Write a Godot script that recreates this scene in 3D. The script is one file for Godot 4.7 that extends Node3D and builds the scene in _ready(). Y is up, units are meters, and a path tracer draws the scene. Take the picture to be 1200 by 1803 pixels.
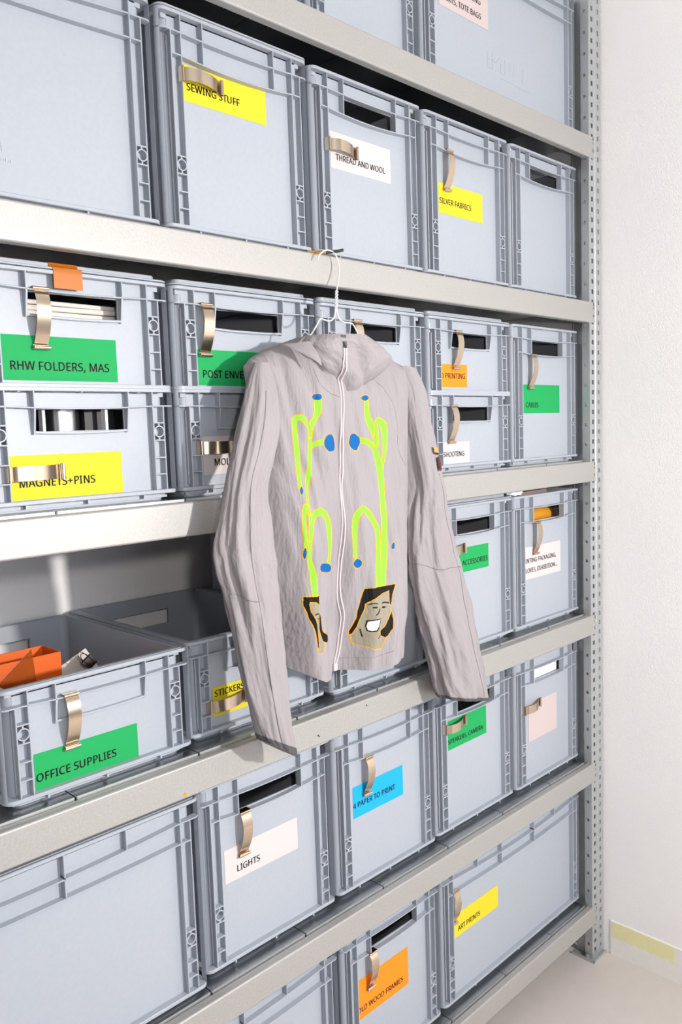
extends Node3D
# A galvanised shelving rack full of grey stacking crates, with a windbreaker on a wire hanger.
# x runs along the rack (0 = its end post), y up from the floor, z towards the room (0 = front of the shelf beams).

const F := 0.0975          # underside of the lowest beam
const STEP := 0.4          # shelf spacing
const BEAM := 0.052        # beam height
const DECK := 0.003        # deck surface above the beam's top edge
const PITCH := 0.306       # crate spacing along the shelf
const FIRST := -0.1385     # centre of the crate next to the end post
const FRONT := -0.038      # plane of the crates' rib fronts
const RIB := 0.012         # rib depth

var used := {}
var M := {}
var cache := {}


func _ready():
	var cam := Camera3D.new()
	cam.name = "camera"
	cam.fov = 63.926
	cam.position = Vector3(-1.9264, 1.3492 + F, 1.0314)
	cam.rotation = Vector3(-0.0974, -0.782, -0.0344)
	cam.near = 0.02
	add_child(cam)
	cam.current = true

	var we := WorldEnvironment.new()
	we.name = "world"
	var env := Environment.new()
	env.background_mode = Environment.BG_SKY
	var sky := Sky.new()
	var sm := ProceduralSkyMaterial.new()
	sm.sky_top_color = Color(0.80, 0.86, 0.95)
	sm.sky_horizon_color = Color(0.93, 0.95, 0.98)
	sm.ground_bottom_color = Color(0.55, 0.55, 0.53)
	sm.ground_horizon_color = Color(0.85, 0.86, 0.87)
	sm.sun_angle_max = 0.0
	sky.sky_material = sm
	env.sky = sky
	env.background_energy_multiplier = 1.6
	env.tonemap_mode = Environment.TONE_MAPPER_LINEAR
	env.tonemap_exposure = 1.04
	env.sdfgi_enabled = true
	env.ssao_enabled = true
	env.ssil_enabled = true
	we.environment = env
	add_child(we)

	# daylight through the big window of the wall opposite the rack
	for w in WINDOWS:
		var al := AreaLight3D.new()
		al.name = "window_daylight"
		al.area_size = Vector2(w[1] - w[0] - 0.1, w[3] - w[2] - 0.1)
		al.position = Vector3((w[0] + w[1]) / 2, (w[2] + w[3]) / 2, ROOM_Z - 0.03)
		al.light_color = Color(0.92, 0.96, 1.0)
		al.light_energy = DAY
		al.area_range = 12.0
		al.shadow_enabled = true
		add_child(al, true)
	# the photographer's lamp on its stand, in front of the rack near the end wall
	var fl := SpotLight3D.new()
	fl.name = "lamp_light"
	fl.look_at_from_position(LAMP, LAMP_AIM, Vector3.UP)
	fl.spot_angle = 70.0
	fl.spot_angle_attenuation = 0.5
	fl.spot_range = 8.0
	fl.spot_attenuation = 2.0
	fl.light_color = Color(1.0, 0.98, 0.955)
	fl.light_energy = LAMP_ENERGY
	fl.light_size = 0.05
	fl.shadow_enabled = true
	add_child(fl)

	# the flash on the camera, a little beside and above the lens
	var cf := SpotLight3D.new()
	cf.name = "flash_light"
	cf.look_at_from_position(FLASH, Vector3(-0.6, 1.2, 0.0), Vector3.UP)
	cf.spot_angle = 66.0
	cf.spot_angle_attenuation = 0.5
	cf.spot_range = 8.0
	cf.spot_attenuation = 2.0
	cf.light_color = Color(1.0, 0.97, 0.95)
	cf.light_energy = FLASH_ENERGY
	cf.light_size = 0.03
	cf.shadow_enabled = true
	add_child(cf)

	materials()
	room()
	rack()
	crates()
	labels_and_clips()
	contents()
	hanger()
	jacket()
	studio_lamp()
	flash_unit()


const ROOM_X := -6.0
const ROOM_Z := 3.3
const ROOM_H := 2.9
const WALL_X := 0.062
const WALL_Z := -0.462
const WINDOWS := [[-2.6, -0.3, 0.8, 2.6]]
const DAY := 3.0
const LAMP := Vector3(-0.70, 1.64, 2.2)
const LAMP_AIM := Vector3(-0.75, 1.1, 0.0)
const LAMP_ENERGY := 5.2
const FLASH := Vector3(-1.80, 1.535, 1.05)
const FLASH_ENERGY := 0.42


# ------------------------------------------------------------------ naming
func numbered(called: String) -> String:
	if not used.has(called):
		used[called] = 0
		return called
	used[called] += 1
	return "%s_%03d" % [called, used[called]]

func thing(called: String, label: String, category: String, at := Vector3.ZERO, group := "") -> Node3D:
	var o := Node3D.new()
	o.name = numbered(called)
	add_child(o)
	o.position = at
	tag(o, label, category, group)
	return o

func tag(o: Node, label: String, category: String, group := "") -> void:
	o.set_meta("label", label)
	o.set_meta("category", category)
	if group != "":
		o.set_meta("group", group)

func part(called: String, mesh: Mesh, m: Material, parent: Node) -> MeshInstance3D:
	var o := MeshInstance3D.new()
	o.name = called
	o.mesh = mesh
	o.material_override = m
	parent.add_child(o, true)
	return o

func struct(called: String, mesh: Mesh, m: Material) -> MeshInstance3D:
	var o := part(called, mesh, m, self)
	o.set_meta("kind", "structure")
	o.set_meta("label", STRUCT_LABELS.get(called, "white painted plaster surface of the storage room"))
	o.set_meta("category", "window" if called.begins_with("window") else called.get_slice("_", 0))
	return o

const STRUCT_LABELS := {
	"wall_back": "white textured plaster wall behind the shelving rack",
	"wall_right": "white textured plaster wall beside the rack's perforated end post",
	"wall_left": "white plaster wall at the far side of the storage room",
	"wall_front": "white plaster wall with a large window opposite the shelving rack",
	"floor": "pale beige smooth floor under the shelving rack",
	"ceiling": "white ceiling above the shelving rack",
	"baseboard_right": "white baseboard with pale yellow paint along the wall beside the rack",
	"window_1": "large window pane in the wall opposite the rack",
}


# ------------------------------------------------------------------ geometry helpers
func new_st() -> SurfaceTool:
	var st := SurfaceTool.new()
	st.begin(Mesh.PRIMITIVE_TRIANGLES)
	return st

func tri(st: SurfaceTool, a: Vector3, b: Vector3, c: Vector3, n: Vector3) -> void:
	var k := (b - a).cross(c - a)
	if k.length_squared() < 1e-16:
		return
	k = k.normalized()
	if k.dot(n) > 0.0:
		var t := b
		b = c
		c = t
	else:
		k = -k
	st.set_normal(k)
	st.add_vertex(a)
	st.set_normal(k)
	st.add_vertex(b)
	st.set_normal(k)
	st.add_vertex(c)

func quad(st: SurfaceTool, a: Vector3, b: Vector3, c: Vector3, d: Vector3, n: Vector3) -> void:
	tri(st, a, b, c, n)
	tri(st, a, c, d, n)

func bx(st: SurfaceTool, p: Vector3, q: Vector3) -> void:
	var a := Vector3(minf(p.x, q.x), minf(p.y, q.y), minf(p.z, q.z))
	var b := Vector3(maxf(p.x, q.x), maxf(p.y, q.y), maxf(p.z, q.z))
	quad(st, Vector3(a.x, a.y, b.z), Vector3(b.x, a.y, b.z), b, Vector3(a.x, b.y, b.z), Vector3.BACK)
	quad(st, a, Vector3(b.x, a.y, a.z), Vector3(b.x, b.y, a.z), Vector3(a.x, b.y, a.z), Vector3.FORWARD)
	quad(st, a, Vector3(a.x, b.y, a.z), Vector3(a.x, b.y, b.z), Vector3(a.x, a.y, b.z), Vector3.LEFT)
	quad(st, Vector3(b.x, a.y, a.z), Vector3(b.x, b.y, a.z), b, Vector3(b.x, a.y, b.z), Vector3.RIGHT)
	quad(st, a, Vector3(b.x, a.y, a.z), Vector3(b.x, a.y, b.z), Vector3(a.x, a.y, b.z), Vector3.DOWN)
	quad(st, Vector3(a.x, b.y, a.z), Vector3(b.x, b.y, a.z), b, Vector3(a.x, b.y, b.z), Vector3.UP)

# a rib standing on the wall: chamfered towards +z
func rib(st: SurfaceTool, x0: float, x1: float, y0: float, y1: float, zb: float, zf: float, c := 0.0006) -> void:
	var zc := zf - c
	quad(st, Vector3(x0 + c, y0 + c, zf), Vector3(x1 - c, y0 + c, zf), Vector3(x1 - c, y1 - c, zf), Vector3(x0 + c, y1 - c, zf), Vector3.BACK)
	quad(st, Vector3(x0, y0, zb), Vector3(x0, y1, zb), Vector3(x0, y1, zc), Vector3(x0, y0, zc), Vector3.LEFT)
	quad(st, Vector3(x1, y0, zb), Vector3(x1, y1, zb), Vector3(x1, y1, zc), Vector3(x1, y0, zc), Vector3.RIGHT)
	quad(st, Vector3(x0, y0, zb), Vector3(x1, y0, zb), Vector3(x1, y0, zc), Vector3(x0, y0, zc), Vector3.DOWN)
	quad(st, Vector3(x0, y1, zb), Vector3(x1, y1, zb), Vector3(x1, y1, zc), Vector3(x0, y1, zc), Vector3.UP)
	quad(st, Vector3(x0, y0, zc), Vector3(x0, y1, zc), Vector3(x0 + c, y1 - c, zf), Vector3(x0 + c, y0 + c, zf), Vector3(-1, 0, 1))
	quad(st, Vector3(x1, y0, zc), Vector3(x1, y1, zc), Vector3(x1 - c, y1 - c, zf), Vector3(x1 - c, y0 + c, zf), Vector3(1, 0, 1))
	quad(st, Vector3(x0, y0, zc), Vector3(x1, y0, zc), Vector3(x1 - c, y0 + c, zf), Vector3(x0 + c, y0 + c, zf), Vector3(0, -1, 1))
	quad(st, Vector3(x0, y1, zc), Vector3(x1, y1, zc), Vector3(x1 - c, y1 - c, zf), Vector3(x0 + c, y1 - c, zf), Vector3(0, 1, 1))

# a rib running along x whose height follows dip(u)
func bowed_rib(st: SurfaceTool, x0: float, x1: float, y: float, t: float, zb: float, zf: float, bow: float, half: float) -> void:
	var n := 18
	var c := 0.0006
	for i in n:
		var xa := lerpf(x0, x1, float(i) / n)
		var xb := lerpf(x0, x1, float(i + 1) / n)
		var ya := y - bow * maxf(0.0, 1.0 - pow(xa / half, 2.0))
		var yb := y - bow * maxf(0.0, 1.0 - pow(xb / half, 2.0))
		var h := t / 2
		quad(st, Vector3(xa, ya - h + c, zf), Vector3(xb, yb - h + c, zf), Vector3(xb, yb + h - c, zf), Vector3(xa, ya + h - c, zf), Vector3.BACK)
		quad(st, Vector3(xa, ya - h, zb), Vector3(xb, yb - h, zb), Vector3(xb, yb - h, zf - c), Vector3(xa, ya - h, zf - c), Vector3.DOWN)
		quad(st, Vector3(xa, ya + h, zb), Vector3(xb, yb + h, zb), Vector3(xb, yb + h, zf - c), Vector3(xa, ya + h, zf - c), Vector3.UP)
		quad(st, Vector3(xa, ya - h, zf - c), Vector3(xb, yb - h, zf - c), Vector3(xb, yb - h + c, zf), Vector3(xa, ya - h + c, zf), Vector3(0, -1, 1))
		quad(st, Vector3(xa, ya + h, zf - c), Vector3(xb, yb + h, zf - c), Vector3(xb, yb + h - c, zf), Vector3(xa, ya + h - c, zf), Vector3(0, 1, 1))

# points [x, z, nx, nz] round a rectangle with rounded corners; the front is z = 0, the back z = -d
func round_rect(w: float, d: float, r: float, seg := 5) -> Array:
	var out := []
	for k in 4:
		var cx: float = [w / 2 - r, -w / 2 + r, -w / 2 + r, w / 2 - r][k]
		var cz: float = [-r, -r, -d + r, -d + r][k]
		for i in seg + 1:
			var a: float = PI / 2 * (float(i) / seg + k)
			out.append([cx + cos(a) * r, cz + sin(a) * r, cos(a), sin(a)])
	return out

# sweep a closed profile of [offset outwards, y] round the rounded rectangle
func ring(st: SurfaceTool, w: float, d: float, r: float, profile: Array) -> void:
	var path := round_rect(w, d, r)
	for i in path.size():
		var p = path[i]
		var q = path[(i + 1) % path.size()]
		for j in profile.size():
			var a = profile[j]
			var b = profile[(j + 1) % profile.size()]
			var pn := Vector2(b[1] - a[1], -(b[0] - a[0])).normalized()
			var n1 := Vector3(p[2] * pn.x, pn.y, p[3] * pn.x)
			var n2 := Vector3(q[2] * pn.x, pn.y, q[3] * pn.x)
			var v1 := Vector3(p[0] + p[2] * a[0], a[1], p[1] + p[3] * a[0])
			var v2 := Vector3(q[0] + q[2] * a[0], a[1], q[1] + q[3] * a[0])
			var v3 := Vector3(q[0] + q[2] * b[0], b[1], q[1] + q[3] * b[0])
			var v4 := Vector3(p[0] + p[2] * b[0], b[1], p[1] + p[3] * b[0])
			smooth_quad(st, v1, v2, v3, v4, n1, n2, n2, n1)

func smooth_tri(st: SurfaceTool, v: Array, n: Array) -> void:
	var k: Vector3 = (v[1] - v[0]).cross(v[2] - v[0])
	if k.length_squared() < 1e-18:
		return
	var order := [0, 1, 2] if k.dot(n[0] + n[1] + n[2]) <= 0.0 else [0, 2, 1]
	for i in order:
		st.set_normal(n[i])
		st.add_vertex(v[i])

func smooth_quad(st: SurfaceTool, a: Vector3, b: Vector3, c: Vector3, d: Vector3, na: Vector3, nb: Vector3, nc: Vector3, nd: Vector3) -> void:
	smooth_tri(st, [a, b, c], [na, nb, nc])
	smooth_tri(st, [a, c, d], [na, nc, nd])

func round_slab(st: SurfaceTool, w: float, d: float, r: float, y0: float, y1: float) -> void:
	var c := 0.001
	ring(st, w, d, r, [[-c, y0], [0.0, y0 + c], [0.0, y1 - c], [-c, y1], [-0.01, y1], [-0.01, y0]])
	var path := round_rect(w - 0.018, d - 0.018, maxf(0.002, r - 0.009))
	for y in [y0, y1]:
		var up := Vector3.UP if y == y1 else Vector3.DOWN
		for i in path.size():
			var p = path[i]
			var q = path[(i + 1) % path.size()]
			tri(st, Vector3(0, y, -d / 2), Vector3(p[0], y, p[1] - 0.009), Vector3(q[0], y, q[1] - 0.009), up)

# a flat wall in the x-y plane between z0 and z1, pierced by rectangular holes [x0, x1, y0, y1]
func pierced(st: SurfaceTool, x0: float, x1: float, y0: float, y1: float, z0: float, z1: float, holes: Array) -> void:
	var xs := [x0, x1]
	var ys := [y0, y1]
	for h in holes:
		for v in [h[0], h[1]]:
			if not xs.has(v): xs.append(v)
		for v in [h[2], h[3]]:
			if not ys.has(v): ys.append(v)
	xs.sort()
	ys.sort()
	for i in xs.size() - 1:
		for j in ys.size() - 1:
			var mx: float = (xs[i] + xs[i + 1]) / 2
			var my: float = (ys[j] + ys[j + 1]) / 2
			var open := false
			for h in holes:
				if mx > h[0] and mx < h[1] and my > h[2] and my < h[3]:
					open = true
			if open: continue
			for z in [z0, z1]:
				quad(st, Vector3(xs[i], ys[j], z), Vector3(xs[i + 1], ys[j], z), Vector3(xs[i + 1], ys[j + 1], z), Vector3(xs[i], ys[j + 1], z), Vector3.BACK if z == z1 else Vector3.FORWARD)
	for h in holes:
		quad(st, Vector3(h[0], h[2], z0), Vector3(h[0], h[3], z0), Vector3(h[0], h[3], z1), Vector3(h[0], h[2], z1), Vector3.RIGHT)
		quad(st, Vector3(h[1], h[2], z0), Vector3(h[1], h[3], z0), Vector3(h[1], h[3], z1), Vector3(h[1], h[2], z1), Vector3.LEFT)
		quad(st, Vector3(h[0], h[2], z0), Vector3(h[1], h[2], z0), Vector3(h[1], h[2], z1), Vector3(h[0], h[2], z1), Vector3.UP)
		quad(st, Vector3(h[0], h[3], z0), Vector3(h[1], h[3], z0), Vector3(h[1], h[3], z1), Vector3(h[0], h[3], z1), Vector3.DOWN)

# a round tube along a list of points
func tube(st: SurfaceTool, pts: Array, r: float, seg := 8) -> void:
	var rings := []
	var side := Vector3.ZERO
	for i in pts.size():
		var t: Vector3 = (pts[mini(i + 1, pts.size() - 1)] - pts[maxi(i - 1, 0)]).normalized()
		if side == Vector3.ZERO:
			side = t.cross(Vector3.UP if absf(t.y) < 0.9 else Vector3.RIGHT).normalized()
		side = (side - t * side.dot(t)).normalized()
		var up := t.cross(side)
		var row := []
		for k in seg:
			var a := TAU * k / seg
			var n: Vector3 = side * cos(a) + up * sin(a)
			row.append([pts[i] + n * r, n])
		rings.append(row)
	for i in rings.size() - 1:
		for k in seg:
			var a = rings[i][k]
			var b = rings[i][(k + 1) % seg]
			var c = rings[i + 1][(k + 1) % seg]
			var d = rings[i + 1][k]
			smooth_quad(st, a[0], b[0], c[0], d[0], a[1], b[1], c[1], d[1])
	for e in [0, rings.size() - 1]:
		var out: Vector3 = (pts[0] - pts[1]) if e == 0 else (pts[-1] - pts[-2])
		for k in range(1, seg - 1):
			tri(st, rings[e][0][0], rings[e][k][0], rings[e][k + 1][0], out)

func curve(pts: Array, per := 6) -> Array:
	var out := []
	for i in pts.size() - 1:
		var p0: Vector3 = pts[maxi(i - 1, 0)]
		var p3: Vector3 = pts[mini(i + 2, pts.size() - 1)]
		for k in per:
			out.append(pts[i].cubic_interpolate(pts[i + 1], p0, p3, float(k) / per))
	out.append(pts[-1])
	return out

# a strip of sheet: the centre line [y, z] swept along x from -w/2 to w/2, thickness t
func sheet(st: SurfaceTool, line: Array, w: float, t: float) -> void:
	var top := []
	var bot := []
	var nn := []
	for i in line.size():
		var d: Vector2 = (line[mini(i + 1, line.size() - 1)] - line[maxi(i - 1, 0)]).normalized()
		var n := Vector2(d.y, -d.x)
		nn.append(Vector3(0, n.x, n.y))
		top.append(line[i] + n * t / 2)
		bot.append(line[i] - n * t / 2)
	for i in line.size() - 1:
		for s in [1, -1]:
			var l = top if s == 1 else bot
			smooth_quad(st, Vector3(-w / 2, l[i].x, l[i].y), Vector3(w / 2, l[i].x, l[i].y), Vector3(w / 2, l[i + 1].x, l[i + 1].y), Vector3(-w / 2, l[i + 1].x, l[i + 1].y), nn[i] * s, nn[i] * s, nn[i + 1] * s, nn[i + 1] * s)
		for x in [-w / 2, w / 2]:
			quad(st, Vector3(x, top[i].x, top[i].y), Vector3(x, top[i + 1].x, top[i + 1].y), Vector3(x, bot[i + 1].x, bot[i + 1].y), Vector3(x, bot[i].x, bot[i].y), Vector3(signf(x), 0, 0))
	for i in [0, line.size() - 1]:
		var n3 := Vector3(0, 1, 0) if i == 0 else Vector3(0, -1, 0)
		quad(st, Vector3(-w / 2, top[i].x, top[i].y), Vector3(w / 2, top[i].x, top[i].y), Vector3(w / 2, bot[i].x, bot[i].y), Vector3(-w / 2, bot[i].x, bot[i].y), n3)

func box_mesh(p: Vector3, q: Vector3) -> Mesh:
	var st := new_st()
	bx(st, p, q)
	return st.commit()


# ------------------------------------------------------------------ materials
func noise_tex(freq: float, oct: int, seed_: int, normal := false, bump := 4.0, ramp: Gradient = null, size := 512) -> NoiseTexture2D:
	var n := FastNoiseLite.new()
	n.noise_type = FastNoiseLite.TYPE_SIMPLEX_SMOOTH
	n.frequency = freq
	n.fractal_octaves = oct
	n.seed = seed_
	var t := NoiseTexture2D.new()
	t.width = size
	t.height = size
	t.seamless = true
	t.noise = n
	t.as_normal_map = normal
	t.bump_strength = bump
	if ramp:
		t.color_ramp = ramp
	return t

func ramp2(a: Color, b: Color) -> Gradient:
	var g := Gradient.new()
	g.set_color(0, a)
	g.set_color(1, b)
	return g

func std(c: Color, rough := 0.5, metal := 0.0) -> StandardMaterial3D:
	var m := StandardMaterial3D.new()
	m.albedo_color = c
	m.roughness = rough
	m.metallic = metal
	return m

func grained(m: StandardMaterial3D, tex: Texture2D, nrm: Texture2D, scale: float, nscale := 0.3) -> StandardMaterial3D:
	m.uv1_triplanar = true
	m.uv1_world_triplanar = true
	m.uv1_scale = Vector3.ONE * scale
	if tex: m.albedo_texture = tex
	if nrm:
		m.normal_enabled = true
		m.normal_texture = nrm
		m.normal_scale = nscale
	return m

func materials():
	var fine := noise_tex(0.18, 3, 11, true, 3.0)
	var plaster := noise_tex(0.06, 4, 5, true, 5.0)
	var spangle := noise_tex(0.12, 4, 21, false, 1.0, ramp2(Color(0.93, 0.93, 0.93), Color(1, 1, 1)))
	var mottle := noise_tex(0.02, 5, 33, false, 1.0, ramp2(Color(0.975, 0.975, 0.975), Color(1, 1, 1)))
	M.crate = grained(std(Color(0.650, 0.672, 0.710), 0.42), mottle, fine, 9.0, 0.08)
	M.wall = grained(std(Color(0.955, 0.945, 0.945), 0.85), null, plaster, 7.0, 0.5)
	M.floor = grained(std(Color(0.80, 0.765, 0.745), 0.55), mottle, fine, 1.6, 0.06)
	M.ceiling = std(Color(0.93, 0.93, 0.92), 0.9)
	M.baseboard = grained(std(Color(0.93, 0.92, 0.90), 0.5), mottle, null, 3.0)
	M.tape_yellow = grained(std(Color(0.93, 0.91, 0.70), 0.6), mottle, null, 6.0)
	M.beam = grained(std(Color(0.69, 0.68, 0.67), 0.48, 0.35), spangle, fine, 3.2, 0.05)
	M.post = grained(std(Color(0.73, 0.74, 0.745), 0.42, 0.55), spangle, null, 5.0)
	M.deck = grained(std(Color(0.73, 0.74, 0.745), 0.3, 1.0), spangle, null, 4.0)   # the same bare galvanised steel, smoother rolled
	M.nickel = std(Color(0.86, 0.78, 0.69), 0.22, 1.0)
	M.ink = std(Color(0.05, 0.045, 0.045), 0.6)
	M.green = std(Color(0.0, 0.60, 0.31), 0.75)
	M.yellow = std(Color(0.84, 0.77, 0.12), 0.75)
	M.orange = std(Color(1.0, 0.53, 0.03), 0.75)
	M.cyan = std(Color(0.0, 0.63, 0.85), 0.75)
	M.white_card = std(Color(0.785, 0.755, 0.75), 0.8)
	M.pink_card = std(Color(0.76, 0.70, 0.695), 0.8)
	M.tape_orange = std(Color(0.72, 0.40, 0.07), 0.5)
	M.orange_box = std(Color(0.90, 0.38, 0.02), 0.5)
	M.red = std(Color(0.75, 0.13, 0.06), 0.45)
	M.gold = std(Color(0.82, 0.56, 0.14), 0.6)
	M.paper = std(Color(0.86, 0.83, 0.80), 0.9)
	M.black = std(Color(0.02, 0.02, 0.022), 0.5)
	M.charcoal = std(Color(0.09, 0.09, 0.10), 0.45)
	M.silver = std(Color(0.75, 0.75, 0.76), 0.25, 1.0)
	M.white_plastic = std(Color(0.95, 0.95, 0.96), 0.5)
	M.blue_folder = std(Color(0.05, 0.13, 0.42), 0.5)
	M.brown_board = std(Color(0.46, 0.41, 0.39), 0.8)
	M.wire = std(Color(0.92, 0.91, 0.90), 0.3, 0.3)
	M.wood = std(Color(0.72, 0.52, 0.25), 0.5)
	M.acrylic = std(Color(0.62, 0.30, 0.10, 0.55), 0.1)
	M.acrylic.transparency = BaseMaterial3D.TRANSPARENCY_ALPHA
	M.bolt = std(Color(0.70, 0.71, 0.72), 0.3, 0.9)
	M.glass = std(Color(0.95, 0.98, 1.0, 0.08), 0.05)
	M.glass.transparency = BaseMaterial3D.TRANSPARENCY_ALPHA
	M.lamp = std(Color(1, 1, 1), 0.4)
	M.lamp.emission_enabled = true
	M.lamp.emission = Color(1.0, 0.97, 0.94)
	M.lamp.emission_energy_multiplier = 4.0


# ------------------------------------------------------------------ room
func room():
	var t := 0.15
	struct("floor", box_mesh(Vector3(ROOM_X - t, -0.15, WALL_Z - t), Vector3(WALL_X + t, 0.0, ROOM_Z + t)), M.floor)
	struct("ceiling", box_mesh(Vector3(ROOM_X - t, ROOM_H, WALL_Z - t), Vector3(WALL_X + t, ROOM_H + 0.15, ROOM_Z + t)), M.ceiling)
	struct("wall_back", box_mesh(Vector3(ROOM_X - t, 0, WALL_Z - t), Vector3(WALL_X + t, ROOM_H, WALL_Z)), M.wall)
	struct("wall_right", box_mesh(Vector3(WALL_X, 0, WALL_Z), Vector3(WALL_X + t, ROOM_H, ROOM_Z)), M.wall)
	struct("wall_left", box_mesh(Vector3(ROOM_X - t, 0, WALL_Z), Vector3(ROOM_X, ROOM_H, ROOM_Z)), M.wall)
	var st := new_st()
	pierced(st, ROOM_X - t, WALL_X + t, 0.0, ROOM_H, ROOM_Z, ROOM_Z + t, WINDOWS)
	struct("wall_front", st.commit(), M.wall)
	for i in WINDOWS.size():
		var w = WINDOWS[i]
		var o := struct("window_%d" % (i + 1), box_mesh(Vector3(w[0], w[2], ROOM_Z + 0.06), Vector3(w[1], w[3], ROOM_Z + 0.066)), M.glass)
		var s2 := new_st()
		for x in [w[0], (w[0] + w[1]) / 2 - 0.025, w[1] - 0.05]:
			bx(s2, Vector3(x, w[2], ROOM_Z + 0.04), Vector3(x + 0.05, w[3], ROOM_Z + 0.09))
		for y in [w[2], w[3] - 0.05]:
			bx(s2, Vector3(w[0], y, ROOM_Z + 0.041), Vector3(w[1], y + 0.05, ROOM_Z + 0.089))
		part("window_frame", s2.commit(), M.baseboard, o)
	# baseboard along the end wall, its upper half daubed pale yellow next to the rack
	st = new_st()
	var bt := 0.003
	quad(st, Vector3(WALL_X - bt, 0, 0.02), Vector3(WALL_X - bt, 0.095, 0.02), Vector3(WALL_X - bt, 0.095, ROOM_Z), Vector3(WALL_X - bt, 0, ROOM_Z), Vector3.LEFT)
	quad(st, Vector3(WALL_X - bt, 0.095, 0.02), Vector3(WALL_X, 0.098, 0.02), Vector3(WALL_X, 0.098, ROOM_Z), Vector3(WALL_X - bt, 0.095, ROOM_Z), Vector3.UP)
	quad(st, Vector3(WALL_X - bt, 0, 0.02), Vector3(WALL_X - bt, 0.095, 0.02), Vector3(WALL_X, 0.098, 0.02), Vector3(WALL_X, 0, 0.02), Vector3.FORWARD)
	var bb := struct("baseboard_right", st.commit(), M.baseboard)
	st = new_st()
	var n := 20
	for i in n:
		var z0 := lerpf(0.025, 0.195, float(i) / n)
		var z1 := lerpf(0.025, 0.195, float(i + 1) / n)
		var lo0 := 0.052 + 0.004 * sin(i * 1.9) + 0.002 * sin(i * 4.3)
		var lo1 := 0.052 + 0.004 * sin((i + 1) * 1.9) + 0.002 * sin((i + 1) * 4.3)
		quad(st, Vector3(WALL_X - bt - 0.0004, lo0, z0), Vector3(WALL_X - bt - 0.0004, 0.0945, z0), Vector3(WALL_X - bt - 0.0004, 0.0945, z1), Vector3(WALL_X - bt - 0.0004, lo1, z1), Vector3.LEFT)
	part("yellow_paint", st.commit(), M.tape_yellow, bb)


# ------------------------------------------------------------------ rack
func beam_y(row: int) -> float:      # underside of the beam of shelf 1 (top) to 6 (bottom)
	return F + STEP * (6 - row)

func deck_y(row: int) -> float:
	return beam_y(row) + BEAM + DECK

func perforated(st: SurfaceTool, x0: float, x1: float, cols: Array, y0: float, y1: float, z0: float, z1: float, pitch: float, hole: float, off: float) -> void:
	var xs := [x0]
	for c in cols:
		xs.append(c[0])
		xs.append(c[1])
	xs.append(x1)
	for i in range(0, xs.size(), 2):
		bx(st, Vector3(xs[i], y0, z0), Vector3(xs[i + 1], y1, z1))
	for c in cols:
		var y := y0
		var h := y0 + off
		while h < y1:
			bx(st, Vector3(c[0], y, z0), Vector3(c[1], h, z1))
			y = h + hole
			h += pitch
		bx(st, Vector3(c[0], y, z0), Vector3(c[1], y1, z1))

func beam_mesh(x0: float, x1: float) -> Mesh:
	# C-section with rounded shoulders, open to the back
	var prof := []
	var r := 0.0035
	prof.append(Vector2(-0.016, BEAM))
	for i in 5:
		var a := PI / 2 - PI / 2 * i / 4
		prof.append(Vector2(-r + cos(a) * r, BEAM - r + sin(a) * r))
	for i in 5:
		var a := -PI / 2 * i / 4
		prof.append(Vector2(-r + cos(a) * r, r + sin(a) * r))
	prof.append(Vector2(-0.016, 0.0))
	var st := new_st()
	var t := 0.0018
	for i in prof.size() - 1:
		var a: Vector2 = prof[i]
		var b: Vector2 = prof[i + 1]
		var da: Vector2 = (prof[i + 1] - prof[maxi(i - 1, 0)]).normalized()
		var db: Vector2 = (prof[mini(i + 2, prof.size() - 1)] - prof[i]).normalized()
		if (b - a).length() > 0.008:
			da = (b - a).normalized()
			db = da
		var na := Vector3(0, da.x, -da.y)
		var nb := Vector3(0, db.x, -db.y)
		smooth_quad(st, Vector3(x0, a.y, a.x), Vector3(x1, a.y, a.x), Vector3(x1, b.y, b.x), Vector3(x0, b.y, b.x), na, na, nb, nb)
		var a2 := a - Vector2(-da.y, da.x) * t * -1.0 if false else a + Vector2(da.y, -da.x) * t
		var b2 := b + Vector2(db.y, -db.x) * t
		smooth_quad(st, Vector3(x0, a2.y, a2.x), Vector3(x1, a2.y, a2.x), Vector3(x1, b2.y, b2.x), Vector3(x0, b2.y, b2.x), -na, -na, -nb, -nb)
	quad(st, Vector3(x0, BEAM, -0.016), Vector3(x1, BEAM, -0.016), Vector3(x1, BEAM - t, -0.016), Vector3(x0, BEAM - t, -0.016), Vector3.FORWARD)
	quad(st, Vector3(x0, 0, -0.016), Vector3(x1, 0, -0.016), Vector3(x1, t, -0.016), Vector3(x0, t, -0.016), Vector3.FORWARD)
	quad(st, Vector3(x1, 0.002, -0.002), Vector3(x1, BEAM - 0.002, -0.002), Vector3(x1, BEAM - 0.002, 0), Vector3(x1, 0.002, 0), Vector3.RIGHT)
	return st.commit()

const RACK_L := -2.09

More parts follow.
